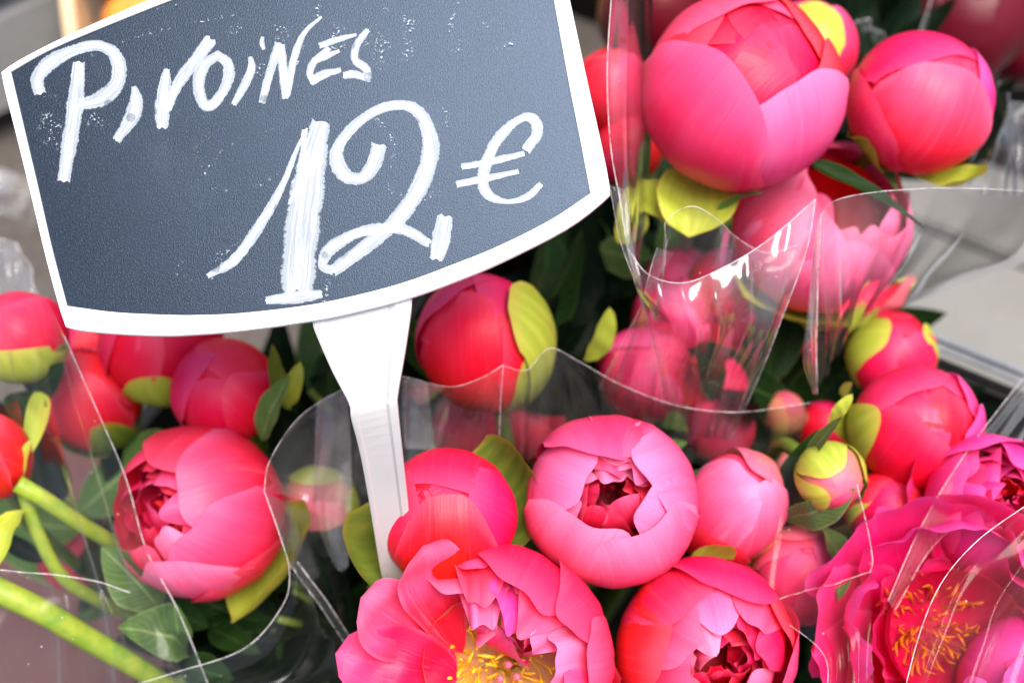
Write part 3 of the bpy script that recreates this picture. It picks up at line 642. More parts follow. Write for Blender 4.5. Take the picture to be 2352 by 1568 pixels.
peony('hot pink bud with a yellow green sepal beneath, half hidden by the board edge', (372, 790), .75, 135, (-.05, .40), closed_set(63, 95, 'hot'), [sepal(272, 128, .75, 0, 1.07, tipk=.3), sepal(330, 90, .5)], bunch='left')
peony('darker red bud behind hazy film on the left, olive sepal at its foot', (212, 920), .76, 110, (-.15, .5), closed_set(64, 40, 'coral'), [sepal(300, 115, .6, .05, 1.07, 'sepalg'), sepal(240, 100, .6, .1, 1.07, 'sepalg')], sz=1.2, bunch='left')
peony('second red bud deep behind hazy film, close under the board corner', (190, 800), .79, 72, (.1, .4), closed_set(65, 40, 'coral'), [sepal(270, 70, .6)], bunch='left', lowres=True)
peony('hot pink bud with its lower half in a yellow sepal at the left edge', (48, 772), .70, 105, (-.12, .45), closed_set(66, 90, 'hot'), [sepal(275, 138, 1.15, 0, 1.07, tipk=.12), sepal(215, 110, .7, 0, 1.05), sepal(330, 100, .6, 0, 1.05, 'sepalg')], sz=.98, bunch='left',
  leaves=[((70, 905, .71), (150, 830, .69), 70, 'leaf', (.2, -.2, 1)), ((40, 900, .70), (90, 1030, .67), 88, 'leaf', (.5, 0, 1), .15, .4), ((95, 900, .69), (60, 1050, .66), 50, 'sepal', (.4, 0, 1), .1, .4)])
rL = peony('coral bud cut by the left edge, above a hanging yellow sepal', (-18, 1050), .66, 90, (.1, .45), closed_set(67, 10, 'coral'), [sepal(300, 80, .7), sepal(250, 80, .6)], sz=1.45, bunch='left',
  leaves=[((45, 1170, .655), (-5, 1300, .635), 80, 'sepal', (-.3, .1, 1), .15, .4), ((50, 1110, .66), (70, 1010, .65), 30, 'sepal', (-.3, .1, 1), .1, .4)])
peony('pale yellow green bud with pink base seen through the film beside the stake', (728, 1165), .72, 92, (0, .1), [P_(az=20 + i * 90, s0=5, s1=180, w=1.1, r=.95, m='blush') for i in range(4)],
  [sepal(90, 150, 1.0, 0, 1.05), sepal(180, 130, .8, 0, 1.07), sepal(0, 130, .8, 0, 1.06)], sz=1.15, bunch='main', coremat='blush', lowres=True)
# ---- behind the centre film
for lab, c, d, R, az, mt, b, pl, sz in [
    ('pink closed bud behind the folded film, under the pointed film flap', (1482, 858), .75, 108, 215, 'pink', 'main', (.1, .4), 1.05),
    ('narrow pink bud behind the film with a brown spotted sepal on its right', (1632, 905), .76, 88, 200, 'coral', 'main', (.05, .5), 1.35),
    ('dull pink bud low behind the film, right above the cream tipped bud', (1655, 985), .74, 78, 100, 'pink', 'main', (.1, .3), 1.0),
    ('deep red bud added as a reflection in the film below the bud under the board', (1085, 985), .79, 92, 30, 'deep', 'main', (0, .4), 1.1),  # this bud and the next stand in for a bud mirrored in the film
    ('deep red bud added as a reflection in the film between two brighter blooms', (1225, 985), .78, 74, 60, 'deep', 'main', (0, .3), 1.4),
    ('hazy pink bud added for a reflection in the rolled film, directly below the lime sepals', (1600, 735), .80, 105, 60, 'coral', 'upper', (0, .3), 1.1),  # bud put where the film only mirrors pink
    ('pink bud seen through two layers of film left of the tall film edge', (1730, 700), .79, 110, 0, 'pink', 'upper', (0, .3), 1.0),
    ('red bud in the gap between the price board and the upper film', (1405, 215), .80, 92, 100, 'coral', 'upper', (.1, .4), 1.25),
    ('dim red bud behind the left edge of the upper film', (1440, 345), .80, 80, 200, 'coral', 'upper', (.1, .4), 1.1),
    ('crimson bud with shade in its petal colour at the top edge behind the upper film', (1500, 30), .92, 120, 100, 'darkred', 'back', (.1, .3), 1.2),
    ('crimson flower with deep shade in its petal colour at the top right corner', (2215, 35), .98, 150, 200, 'darkred', 'back', (.1, .2), 1.0),
    ('crimson flower with deep shade in its petal colour at the right edge near the top', (2345, 90), 1.02, 110, 100, 'darkred', 'back', (.1, .2), 1.0),
    ('large hazy pink bud added for reflections in the pinched fold of the upper film', (1545, 735), .77, 92, 130, 'pink', 'upper', (.0, .4), 1.2),  # three buds from here are added for pink reflections on the film
    ('hazy hot pink bud added for reflections in the upper film close under the open pale peony', (1668, 655), .77, 84, 310, 'pink', 'upper', (.1, .3), 1.1),
    ('hazy pink bud added for reflections in the film flap left of the narrow glassy fold', (1790, 745), .79, 82, 40, 'coral', 'upper', (.1, .3), 1.1),
    ('small pale green bud standing among leaves right of the tall film edge', (1800, 950), .76, 50, 40, 'blush', 'right', (.1, .3), 1.2),
    ('small hot pink bud among leaves left of the big right hand bud', (1890, 985), .77, 62, 300, 'hot', 'right', (.1, .4), 1.2),
    ('small yellow tipped bud low between the cream tipped bud and the green bud', (1800, 1085), .74, 48, 200, 'blush', 'right', (.0, .3), 1.3),
    ('hazy pink bud added for reflections in the dipping lip of the front film flap', (1560, 655), .80, 84, 10, 'pink', 'upper', (.1, .3), 1.1),  # this bud and the next imitate red reflected by the flap
    ('hazy coral bud added for reflections low in the front film flap, beside the tall film edge', (1712, 835), .80, 84, 70, 'coral', 'upper', (.1, .3), 1.1),
    ('faint deep red bud low in the left bunch near the two crossing stems', (170, 1270), .86, 84, 100, 'deep', 'left', (.1, .2), 1.0),
    ('dim red bud low behind the big leaf in the left bunch', (330, 1330), .86, 62, 20, 'deep', 'left', (.1, .2), 1.0)]:
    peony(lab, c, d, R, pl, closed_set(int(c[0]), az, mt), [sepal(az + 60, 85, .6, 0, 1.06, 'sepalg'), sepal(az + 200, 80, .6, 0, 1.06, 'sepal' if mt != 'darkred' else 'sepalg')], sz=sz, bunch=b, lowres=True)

# ------------------------------------------------------------------ big leaves and thick stems, lower left
def stalk(label, pts, r0, r1, leaves=(), mat='stemy', cat='flower stem', group=None):
    W0 = at(*pts[-1]); Mx = Matrix.Translation(W0); root = thing('peony_stalk', label, cat, Mx, group)
    link('stem', tube_mesh('stem', loc(root, [at(*p) for p in pts]), r0, r1, 10, 22), root, M[mat])
    for lf in leaves: add_leaf(root, *lf)
    return root
stalk('thick lime green stem running down from the left edge into the leaves', [(-60, 1330, .62), (90, 1400, .63), (200, 1465, .645), (330, 1540, .67), (420, 1600, .70)], .0060, .0050)
stalk('lime stem sloping right from the bud at the left edge', [(40, 1110, .65), (100, 1145, .655), (190, 1205, .67), (290, 1265, .70), (380, 1330, .76)], .0042, .0036)
stalk('curved lime stem branching below the bud at the left edge', [(55, 1130, .66), (85, 1220, .665), (140, 1320, .675), (220, 1375, .70), (320, 1420, .75)], .0034, .0032,
      [((100, 1290, .70), (-20, 1220, .70), 44, 'leafd', (0, .4, 1), .1)])
stalk('broad pale green lobed leaf standing under the large half-open coral peony', [(250, 1500, .72), (300, 1520, .74), (380, 1600, .8)], .003, .003,
      [((370, 1400, .69), (232, 1255, .655), 118, 'leafl', (.25, .3, 1), .14, .35, .3, .55, .06), ((350, 1380, .69), (480, 1440, .70), 70, 'leaf', (0, .3, 1), .1)], cat='leaf')
stalk('wide green leaf with a curled pale tip at the bottom left', [(420, 1560, .72), (400, 1580, .74), (420, 1650, .8)], .003, .003,
      [((430, 1500, .70), (270, 1440, .645), 120, 'leafl', (0, .5, 1), .16, .45, .2, .6, .08), ((410, 1480, .69), (400, 1380, .66), 60, 'leafl', (.3, 0, 1), .1, .4), ((420, 1530, .70), (540, 1560, .69), 80, 'leaf', (0, .4, 1))], cat='leaf')
stalk('dark broad leaf under the large half-open coral peony', [(560, 1480, .76), (540, 1540, .78), (520, 1620, .82)], .003, .003,
      [((420, 1420, .73), (620, 1370, .71), 90, 'leaf', (0, .5, 1), .12), ((480, 1440, .72), (600, 1500, .70), 64, 'leaf', (0, .4, 1))], cat='leaf')

# ------------------------------------------------------------------ leafy stalks filling the bunches
rg = random.Random(77)
LM = []
for k in range(5):
    me = leaf_mesh('leaf', (0, 0, 0), (0, 0, 1), .30 + .05 * (k % 3), (0, -1, 0), .10 + .05 * (k % 2), .3, .5 * (k - 2) / 2, .40 + .05 * (k % 2)); LM.append(me)
LMM = {}
def leafobj(root, kind, k, locv, dirv, L, roll):
    key = (kind, k)
    if key not in LMM:
        me = LM[k].copy(); me.name = 'leaf'; me.materials.append(M[kind]); LMM[key] = me
    o = link('leaf', LMM[key], root); o.location = locv
    o.rotation_euler = (dirv.to_track_quat('Z', 'Y') @ Matrix.Rotation(roll, 3, 'Z').to_quaternion()).to_euler(); o.scale = (L, L, L)
zones = [  # px range, py range, depth range, bunch, count, kinds
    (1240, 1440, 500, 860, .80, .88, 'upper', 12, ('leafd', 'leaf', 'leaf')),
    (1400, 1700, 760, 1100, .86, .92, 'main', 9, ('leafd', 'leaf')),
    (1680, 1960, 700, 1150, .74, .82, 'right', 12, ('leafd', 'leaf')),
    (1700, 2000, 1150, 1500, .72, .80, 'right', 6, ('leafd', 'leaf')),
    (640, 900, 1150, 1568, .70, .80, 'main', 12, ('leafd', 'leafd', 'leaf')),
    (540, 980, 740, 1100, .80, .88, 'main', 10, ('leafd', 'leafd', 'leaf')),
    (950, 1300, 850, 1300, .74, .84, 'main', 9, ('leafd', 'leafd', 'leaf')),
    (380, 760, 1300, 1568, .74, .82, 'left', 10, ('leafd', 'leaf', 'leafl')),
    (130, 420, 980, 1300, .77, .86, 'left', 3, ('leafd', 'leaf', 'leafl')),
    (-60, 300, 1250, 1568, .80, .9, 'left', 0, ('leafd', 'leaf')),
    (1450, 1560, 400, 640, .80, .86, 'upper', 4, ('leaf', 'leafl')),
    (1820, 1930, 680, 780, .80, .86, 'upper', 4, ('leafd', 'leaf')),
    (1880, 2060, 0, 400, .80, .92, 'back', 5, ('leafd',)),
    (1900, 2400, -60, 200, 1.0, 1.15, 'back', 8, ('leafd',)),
]
for x0, x1, y0, y1, d0, d1, b, n, kinds in zones:
    for i in range(n):
        px, py, d = rg.uniform(x0, x1), rg.uniform(y0, y1), rg.uniform(d0, d1)
        top = at(px, py, d); ce = CENT[b]
        foot = Vector((top.x * .45 + ce.x * .55, top.y * .45 + ce.y * .55, .12))
        where = {'upper': 'below the upper right blooms', 'main': 'among the centre blooms', 'right': 'among the right hand blooms', 'left': 'in the left hand bunch', 'back': 'in the dark bunch at the back'}[b]
        root = thing('leafy_stalk', 'dark green leafy peony stalk in shade ' + where, 'foliage', Matrix.Translation(foot), 'leafy stalks ' + where)
        mid = (top + foot) / 2 + Vector((rg.uniform(-.02, .02), rg.uniform(-.02, .02), .03))
        pts = [Vector((0, 0, 0)), mid - foot, top - foot]
        link('stem', tube_mesh('stem', pts, .0035, .0018, 6, 10), root, M['stem'])
        C = catmull(pts, 12)
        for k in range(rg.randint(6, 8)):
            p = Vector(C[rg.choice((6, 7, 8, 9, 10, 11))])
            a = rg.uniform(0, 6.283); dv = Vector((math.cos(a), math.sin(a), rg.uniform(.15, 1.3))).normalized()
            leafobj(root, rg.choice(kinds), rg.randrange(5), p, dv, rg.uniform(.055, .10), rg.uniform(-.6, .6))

# ------------------------------------------------------------------ price board
SN = (-FW + RT * .03 + UP * .08).normalized()      # the board leans back a little from the lens
SO = at(760, 330, .545)
def sp(px, py, h=0.0):
    r = FW + RT * ((px - 1176) * K) + UP * (-(py - 784) * K)
    return CAM + r * ((SO - CAM).dot(SN) / r.dot(SN)) + SN * h
SX = (RT - SN * RT.dot(SN)).normalized(); SY = SN.cross(SX)
MS = Matrix((SX, SY, SN)).transposed().to_4x4(); MS.translation = sp(850, 1340)
sign = thing('price_board', 'black chalkboard price sign in a white barrel-shaped frame on a white stake, reading 12 euro', 'price sign', MS)
def SL(px, py, h=0.0): return MSI @ sp(px, py, h)
MSI = MS.inverted()
outer = [(0, 165), (85, 118), (180, 72), (345, 0), (480, -48), (640, -92), (800, -122), (980, -142), (1140, -150), (1275, -147),
         (1296, -60), (1326, 80), (1352, 200), (1380, 325), (1406, 450),
         (1300, 528), (1150, 604), (1050, 646), (945, 684), (830, 714), (715, 738), (560, 760), (450, 769), (370, 772), (260, 767), (150, 757),
         (108, 600), (72, 450), (35, 300)]
inner = [(26, 167), (105, 122), (200, 80), (390, 4), (510, -36), (650, -70), (800, -97), (980, -115), (1130, -120), (1246, -118),
         (1262, -50), (1286, 80), (1308, 200), (1333, 325), (1356, 445),
         (1262, 507), (1140, 568), (1040, 608), (935, 647), (825, 677), (710, 701), (560, 719), (450, 724), (370, 723), (260, 717), (155, 703),
         (120, 570), (88, 430), (55, 290)]
N = len(outer)
def insets(a, b, k): return [(p[0] * (1 - k) + q[0] * k, p[1] * (1 - k) + q[1] * k) for p, q in zip(a, b)]
def out_of(a, b, k):   # push a away from b by k px
    o = []
    for p, q in zip(a, b):
        dx, dy = p[0] - q[0], p[1] - q[1]; l = math.hypot(dx, dy); o.append((p[0] + dx / l * k, p[1] + dy / l * k))
    return o
def densify(L, corners):   # catmull along each side
    out = []; n = len(L); cs = corners + [corners[0] + n]
    for a, b in zip(cs[:-1], cs[1:]):
        seg = [L[i % n] for i in range(a, b + 1)]; m = (b - a) * 4 + 1
        C = catmull([(x, y, 0) for x, y in seg], m)
        out += [tuple(c[:2]) for c in C[:-1]]
    return out
corn = [0, 9, 14, 25]
outd, innd = densify(outer, corn), densify(inner, corn)
# round the frame's outer corners
def rounded(L, idx, k=6):
    L = list(L); n = len(L); R = {}
    for c in idx:
        for j in range(-k, k + 1):
            f = 0.26 * (1 - abs(j) / (k + 1)) ** 2
            a, b = L[(c - k) % n], L[(c + k) % n]
            R[(c + j) % n] = (L[(c + j) % n][0] * (1 - f) + (a[0] + b[0]) / 2 * f, L[(c + j) % n][1] * (1 - f) + (a[1] + b[1]) / 2 * f)
    for i, v in R.items(): L[i] = v
    return L
cidx = [0, 36, 56, 100]
ro = rounded(outd, cidx, 1)
rings = [(insets(innd, ro, -.02), -.0012), (innd, .0007), (insets(innd, ro, .06), .0011), (insets(innd, ro, .80), .0011), (insets(innd, ro, .95), .0008), (ro, .0000), (ro, -.0032), (insets(ro, innd, .15), -.0036)]
V = []; F = []
n = len(ro)
for L, h in rings: V += [SL(x, y, h) for x, y in L]
for k in range(len(rings) - 1):
    for i in range(n): F.append((k * n + i, (k + 1) * n + i, (k + 1) * n + (i + 1) % n, k * n + (i + 1) % n))
F.append(tuple((len(rings) - 1) * n + i for i in range(n)))
fr = link('frame', mk('frame', V, F, smooth=False), sign, M['white'])
bv = [SL(x, y, 0) for x, y in insets(innd, ro, -.01)]
link('writing_surface', mk('writing_surface', bv, [tuple(range(n))][:1], smooth=False), sign, M['board'])

# stake: funnel head, channel with raised edges, running down into the bunch
def stake():
    # rows: (left px, right px, y px, extra depth below the board plane)
    rows = [((715, 736), (945, 682), -.0030), ((722, 762), (943, 712), -.0034), ((760, 850), (930, 800), -.004), ((798, 925), (912, 905), -.005), ((803, 960), (912, 935), -.006),
            ((818, 1040), (918, 1030), -.018), ((832, 1160), (926, 1150), -.036), ((848, 1330), (938, 1325), -.062), ((860, 1420), (945, 1416), -.078), ((880, 1560), (955, 1555), -.10)]
    rr = []
    C0 = catmull([(a[0], a[1], h * 1000) for a, b, h in rows], 40); C1 = catmull([(b[0], b[1], h * 1000) for a, b, h in rows], 40)
    V = []; prof = [(0, -.006), (0, -.0004), (.02, .0), (.10, .0002), (.16, -.0008), (.76, -.0008), (.83, .0002), (.98, .0), (1, -.0004), (1, -.006)]
    for a, b in zip(C0, C1):
        for f, h in prof:
            x = a[0] * (1 - f) + b[0] * f; y = a[1] * (1 - f) + b[1] * f; z = (a[2] * (1 - f) + b[2] * f) / 1000
            V.append(SL(x, y, z + h))
    m = len(prof); F = [(j * m + i, j * m + i + 1, (j + 1) * m + i + 1, (j + 1) * m + i) for j in range(39) for i in range(m - 1)]
    F += [(j * m + m - 1, j * m, (j + 1) * m, (j + 1) * m + m - 1) for j in range(39)]
    F = [f[::-1] for f in F]; F += [tuple(range(m)), tuple(39 * m + i for i in range(m))]
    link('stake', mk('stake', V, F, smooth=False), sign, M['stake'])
stake()

# brush strokes of the lettering, each a thin coat of paint lying on the board
_h = [0.00006]
def stroke(name, pts, mat='paint', n=40, parent=None):
    _h[0] += .00002
    C = catmull([(p[0], p[1], p[2]) for p in pts], n); V = []; UV = []; L = 0; nu = 5
    wmean = sum(p[2] for p in pts) / len(pts)
    T = np.gradient(C[:, :2], axis=0); T /= np.linalg.norm(T, axis=1)[:, None] + 1e-9
    sd_ = random.Random(int(pts[0][0] * 13 + pts[0][1])); p1, p2 = sd_.uniform(0, 6), sd_.uniform(0, 6)
    for k in range(n):
        if k: L += np.linalg.norm(C[k, :2] - C[k - 1, :2])
        nx, ny = -T[k, 1], T[k, 0]
        w = max(2, C[k, 2]) * .53
        for i in range(nu):
            u = -1 + 2 * i / (nu - 1)
            ww = w * (1 + .05 * math.sin(L * .07 + p1) + .035 * math.sin(L * .19 + p2 + u))
            ex = 0
            if k == 0: ex = -w * .35 * (math.sin(u * 5 + p1) * .5 + .5)
            if k == n - 1: ex = w * .4 * (math.sin(u * 6 + p2) * .5 + .5)
            V.append(SL(C[k, 0] + nx * u * ww + T[k, 0] * ex, C[k, 1] + ny * u * ww + T[k, 1] * ex, _h[0])); UV.append(((u + 1) / 2, L / wmean))
    return link(name, mk(name, V, gF(nu, n), UV, smooth=False), parent or sign, M[mat])
def glyph(name, strokes, mat='paint'):
    o = stroke(name, strokes[0], mat)
    for s in strokes[1:]: stroke('brush_stroke', s, mat, parent=o)
glyph('letter', [[(92, 214, 26), (86, 180, 32), (117, 143, 34), (173, 115, 26), (224, 105, 24), (260, 122, 30), (274, 158, 34), (265, 199, 36), (230, 228, 36), (186, 240, 26)],
                 [(181, 145, 26), (177, 204, 36), (167, 286, 38), (155, 357, 34), (147, 414, 28)]])
glyph('letter', [[(308, 200, 12), (313, 228, 30), (303, 270, 34), (268, 322, 20)]])
glyph('letter', [[(383, 160, 14), (378, 205, 32), (373, 250, 34), (373, 292, 28)], [(384, 250, 20), (410, 192, 26), (449, 140, 30), (484, 92, 28)]])
glyph('letter', [[(505, 125, 20), (472, 148, 26), (457, 182, 28), (460, 222, 28), (478, 245, 24), (505, 222, 24), (525, 180, 26), (522, 145, 24), (496, 126, 22)]])
glyph('letter', [[(575, 132, 10), (578, 158, 20), (562, 196, 20), (537, 240, 14)], [(603, 86, 8), (602, 100, 12), (606, 114, 8)]])
glyph('letter', [[(602, 236, 16), (618, 175, 20), (642, 102, 22)], [(644, 105, 22), (652, 170, 22), (656, 226, 16)], [(658, 220, 18), (677, 130, 18), (700, 76, 12), (738, 40, 7)]])
glyph('letter', [[(735, 106, 16), (775, 92, 14), (818, 81, 8)], [(756, 112, 14), (722, 142, 16), (712, 168, 16), (722, 190, 16)], [(722, 142, 14), (750, 130, 16), (779, 118, 8)], [(714, 188, 20), (745, 172, 20), (782, 162, 12)]])
glyph('letter', [[(845, 70, 12), (820, 104, 18), (816, 138, 18), (840, 158, 20), (846, 178, 16)], [(790, 174, 18), (815, 172, 18), (850, 184, 14)]])
glyph('digit', [[(737, 284, 44), (723, 345, 58), (709, 423, 74), (692, 544, 78), (683, 664, 74)], [(478, 634, 12), (540, 596, 24), (606, 504, 24), (652, 420, 16), (684, 340, 10), (706, 296, 6)],
                [(700, 300, 14), (690, 400, 10), (665, 470, 8)], [(612, 690, 16), (670, 684, 30), (738, 676, 20)]])
glyph('digit', [[(871, 336, 37), (859, 379, 34), (830, 411, 28), (792, 403, 34), (772, 362, 34), (787, 322, 25), (830, 276, 23), (888, 246, 23), (944, 246, 25), (976, 280, 32), (990, 336, 39), (978, 398, 41), (941, 468, 39), (896, 522, 34), (826, 578, 32), (766, 622, 28)],
                [(766, 624, 18), (742, 610, 23), (756, 575, 30), (811, 540, 25), (869, 526, 25), (931, 529, 25), (985, 560, 21)], [(1003, 594, 34), (1012, 555, 41), (1022, 500, 37)]])
glyph('currency_symbol', [[(1208, 345, 24), (1234, 307, 26), (1222, 272, 24), (1188, 278, 19), (1144, 320, 26), (1119, 370, 26), (1109, 418, 29), (1123, 450, 22), (1166, 464, 12), (1212, 452, 17), (1242, 424, 14)],
                          [(1061, 384, 14), (1120, 374, 17), (1203, 354, 14)], [(1050, 424, 17), (1110, 412, 17), (1190, 395, 11)]])
for g in [[(110, 225, 50), (115, 290, 60), (130, 340, 40)], [(205, 130, 8), (300, 90, 8), (420, 60, 6), (560, 30, 8)], [(845, 250, 12), (905, 330, 10), (890, 400, 10)], [(690, 20, 10), (700, 90, 12), (680, 150, 10)], [(1090, 20, 12), (1120, 60, 10), (1180, 60, 10)], [(830, 0, 22), (845, 60, 26), (838, 120, 20)], [(470, 400, 10), (510, 350, 8), (570, 315, 8), (630, 295, 8)], [(463, 380, 8), (485, 430, 8), (545, 440, 8), (610, 420, 8), (650, 380, 8), (660, 345, 8)],
          [(420, 600, 16), (412, 630, 14), (450, 645, 14), (490, 640, 14)], [(938, 40, 30), (940, 110, 34), (928, 185, 22)], [(1060, 5, 14), (1035, 45, 14), (1040, 80, 14), (1065, 105, 14), (1030, 122, 16)],
          [(650, 60, 40), (655, 110, 50), (640, 160, 40)], [(780, 60, 50), (770, 120, 40)], [(870, 20, 40), (880, 90, 40), (860, 160, 30)], [(735, 0, 14), (728, 40, 16)], [(880, 410, 14), (900, 440, 14), (950, 462, 14), (1010, 440, 12)],
          [(560, 60, 30), (470, 110, 16)], [(620, 150, 30), (560, 190, 20)], [(210, 270, 40), (240, 300, 40)], [(1020, 250, 14), (1030, 290, 20)], [(740, 690, 26), (760, 640, 16)], [(500, 600, 30), (560, 560, 20)], [(225, 60, 5), (330, 30, 6), (420, 10, 5)],
          [(800, 60, 16), (850, 40, 16)], [(1130, 120, 24), (1180, 100, 20)]]:
    stroke('chalk_residue', g, 'ghost', 24)
stroke('stain', [(462, 372, 10), (455, 345, 24), (470, 320, 22), (496, 312, 12)], 'mud', 20)

# ------------------------------------------------------------------ cellophane
def surf(ctrl, nu, nv):
    rows = [catmull(r, nu) for r in ctrl]
    return np.array([catmull([rows[j][i] for j in range(len(rows))], nv) for i in range(nu)]).transpose(1, 0, 2)
def wrap(label, ctrl, mat='film', edges=('top', 'left', 'right', 'bottom'), er=.00028, nu=60, nv=36, wob=.0006, pleat=0.0, np_=5):
    pc = [[tuple(at(*p)) for p in r] for r in ctrl]
    G = surf(pc, nu, nv)
    c = Vector(G[-1, nu // 2]); root = thing('cellophane_wrap', label, 'plastic wrap', Matrix.Translation(c), 'clear cellophane around the bunches')
    rg2 = random.Random(int(abs(ctrl[0][0][0])) + 5); q = [rg2.uniform(0, 6) for _ in range(4)]
    I = np.linspace(0, 1, nu)[None, :]; J = np.linspace(0, 1, nv)[:, None]
    off = wob * (np.sin(I * 19 + q[0] + J * 5) + .7 * np.sin(I * 37 + J * 11 + q[1]) * J + .6 * np.sin(J * 13 + I * 7 + q[2]))
    off = off + pleat * ((1 - np.abs(np.sin(I * math.pi * np_ + q[0] + .5 * np.sin(J * 2.2 + q[1])))) ** 2 - .4) * (.12 + J) * (1 + .5 * np.sin(J * 6 + I * 9 + q[2]))
    G = G + off[..., None] * np.array(-FW)[None, None, :] - np.array(c)
    link('film', mk('film', G.reshape(-1, 3), gF(nu, nv)), root, M[mat])
    E = {'top': G[0], 'bottom': G[-1], 'left': G[:, 0], 'right': G[:, -1]}
    for e in edges:
        link('film_edge', tube_mesh('film_edge', E[e], er * .62, er * .62, 5, 60), root, M['edge'])
    return root
# upper bunch: left sheet, with the dipping front lip and pointed corner
wrap('tall clear film sheet left of the largest bud, pinched at its foot', [
    [(1408, -60, .60), (1445, -60, .62), (1480, -60, .66), (1500, -60, .70)],
    [(1395, 150, .60), (1440, 150, .62), (1480, 160, .66), (1495, 170, .71)],
    [(1402, 330, .60), (1440, 330, .62), (1480, 340, .66), (1495, 345, .71)],
    [(1425, 470, .60), (1445, 480, .61), (1465, 500, .64), (1480, 520, .68)],
    [(1440, 570, .60), (1448, 580, .61), (1458, 590, .64), (1468, 600, .67)],
    [(1475, 700, .63), (1478, 705, .63), (1480, 710, .64), (1482, 715, .66)]], 'filmk', ('left',), .00035, pleat=.005, np_=3)
wrap('front film flap with dipping lip and sharp pointed corner over the upper bunch', [
    [(1440, 570, .60), (1490, 630, .59), (1565, 650, .585), (1650, 620, .585), (1760, 555, .59), (1872, 458, .60)],
    [(1455, 640, .60), (1510, 700, .59), (1580, 710, .585), (1660, 690, .585), (1750, 640, .59), (1852, 580, .60)],
    [(1476, 705, .62), (1530, 760, .61), (1600, 780, .60), (1660, 770, .60), (1740, 750, .60), (1795, 740, .61)],
    [(1440, 800, .66), (1500, 860, .66), (1560, 880, .65), (1620, 880, .64), (1680, 880, .64), (1742, 880, .64)],
    [(1400, 900, .71), (1480, 960, .70), (1540, 985, .70), (1590, 1000, .69), (1640, 1008, .68), (1682, 1010, .68)]], 'filmk', ('top', 'right'), .00032, wob=.0010, pleat=.009, np_=6)
wrap('rolled tongue of film curling in front of the lime sepals', [
    [(1530, 560, .60), (1532, 505, .595), (1590, 474, .59), (1650, 505, .60), (1690, 545, .62), (1760, 580, .63), (1835, 562, .63)],
    [(1522, 640, .61), (1524, 620, .60), (1585, 600, .595), (1640, 620, .605), (1670, 640, .62), (1740, 650, .63), (1800, 650, .63)],
    [(1500, 730, .64), (1515, 740, .63), (1580, 740, .62), (1630, 740, .63), (1650, 740, .64), (1700, 740, .64), (1760, 745, .64)]], 'film', ('top', 'left'), .00026)
wrap('wide milky film sheet over the open pale peony reaching the right edge', [
    [(1868, 600, .62), (1885, 500, .61), (1935, 455, .60), (2100, 434, .60), (2250, 434, .61), (2450, 445, .62)],
    [(1862, 720, .63), (1880, 640, .62), (1930, 600, .61), (2060, 560, .62), (2180, 540, .64), (2420, 520, .66)],
    [(1868, 820, .65), (1890, 760, .64), (1930, 720, .64), (2000, 680, .66), (2110, 640, .68), (2380, 590, .70)],
    [(1872, 905, .68), (1885, 880, .68), (1905, 850, .69), (1960, 760, .71), (2080, 700, .73), (2370, 600, .75)]], 'filmm', ('top', 'left'), .00028, pleat=.010, np_=7)
wrap('narrow glassy film fold standing beside the open pale peony', [
    [(1885, 490, .605), (1872, 540, .60), (1868, 600, .60)], [(1880, 640, .62), (1866, 660, .61), (1856, 700, .61)], [(1876, 780, .63), (1862, 800, .62), (1846, 830, .62)], [(1876, 905, .65), (1872, 905, .65), (1866, 905, .65)]], 'filmm', ('left',), .0003)
wrap('crumpled shiny film at the right edge beside the round closed bud', [
    [(2290, 190, .76), (2315, 215, .74), (2352, 240, .76), (2420, 230, .78)], [(2270, 290, .77), (2300, 300, .73), (2330, 290, .77), (2420, 310, .76)],
    [(2235, 380, .76), (2290, 360, .74), (2350, 380, .76), (2430, 390, .77)], [(2210, 440, .74), (2290, 450, .74), (2360, 450, .76), (2440, 460, .76)]], 'filmm', ('left',), .0003, wob=.004)
# main bunch
wrap('big clear film sheet with a rounded left edge curling in front of the stake', [
    [(800, 885, .64), (860, 862, .655), (930, 866, .65), (1030, 888, .63), (1100, 870, .62), (1156, 838, .615)],
    [(690, 955, .63), (790, 960, .66), (900, 960, .675), (1020, 960, .66), (1100, 950, .64), (1150, 920, .63)],
    [(622, 1055, .62), (740, 1070, .655), (880, 1070, .68), (1000, 1060, .68), (1080, 1040, .67), (1146, 1010, .65)],
    [(608, 1130, .62), (720, 1150, .65), (850, 1160, .69), (980, 1160, .70), (1070, 1140, .70), (1136, 1090, .68)]], 'filmk', ('left', 'top', 'right'), .0003, pleat=.006, np_=5)
wrap('lower sweep of clear film curving round under the large coral peony', [
    [(608, 1130, .62), (650, 1150, .64), (700, 1170, .66), (760, 1190, .68)],
    [(645, 1235, .62), (680, 1250, .64), (720, 1270, .66), (790, 1290, .68)],
    [(664, 1310, .62), (700, 1340, .63), (750, 1370, .66), (810, 1390, .68)],
    [(648, 1390, .62), (690, 1430, .63), (750, 1460, .65), (820, 1480, .67)],
    [(560, 1490, .62), (640, 1530, .63), (720, 1550, .65), (830, 1560, .67)],
    [(400, 1545, .62), (520, 1590, .63), (660, 1610, .64), (840, 1620, .66)],
    [(250, 1590, .62), (400, 1640, .63), (600, 1660, .64), (840, 1680, .66)]], 'film', ('left',), .00034, pleat=.004, np_=3)
wrap('thin bright film fold slanting down in the dark left of the stake foot', [
    [(664, 1292, .625), (674, 1286, .622), (684, 1290, .625)], [(730, 1385, .64), (741, 1379, .637), (752, 1383, .64)], [(795, 1480, .66), (806, 1476, .657), (816, 1482, .66)]], 'filmm', ('left', 'right'), .00045)
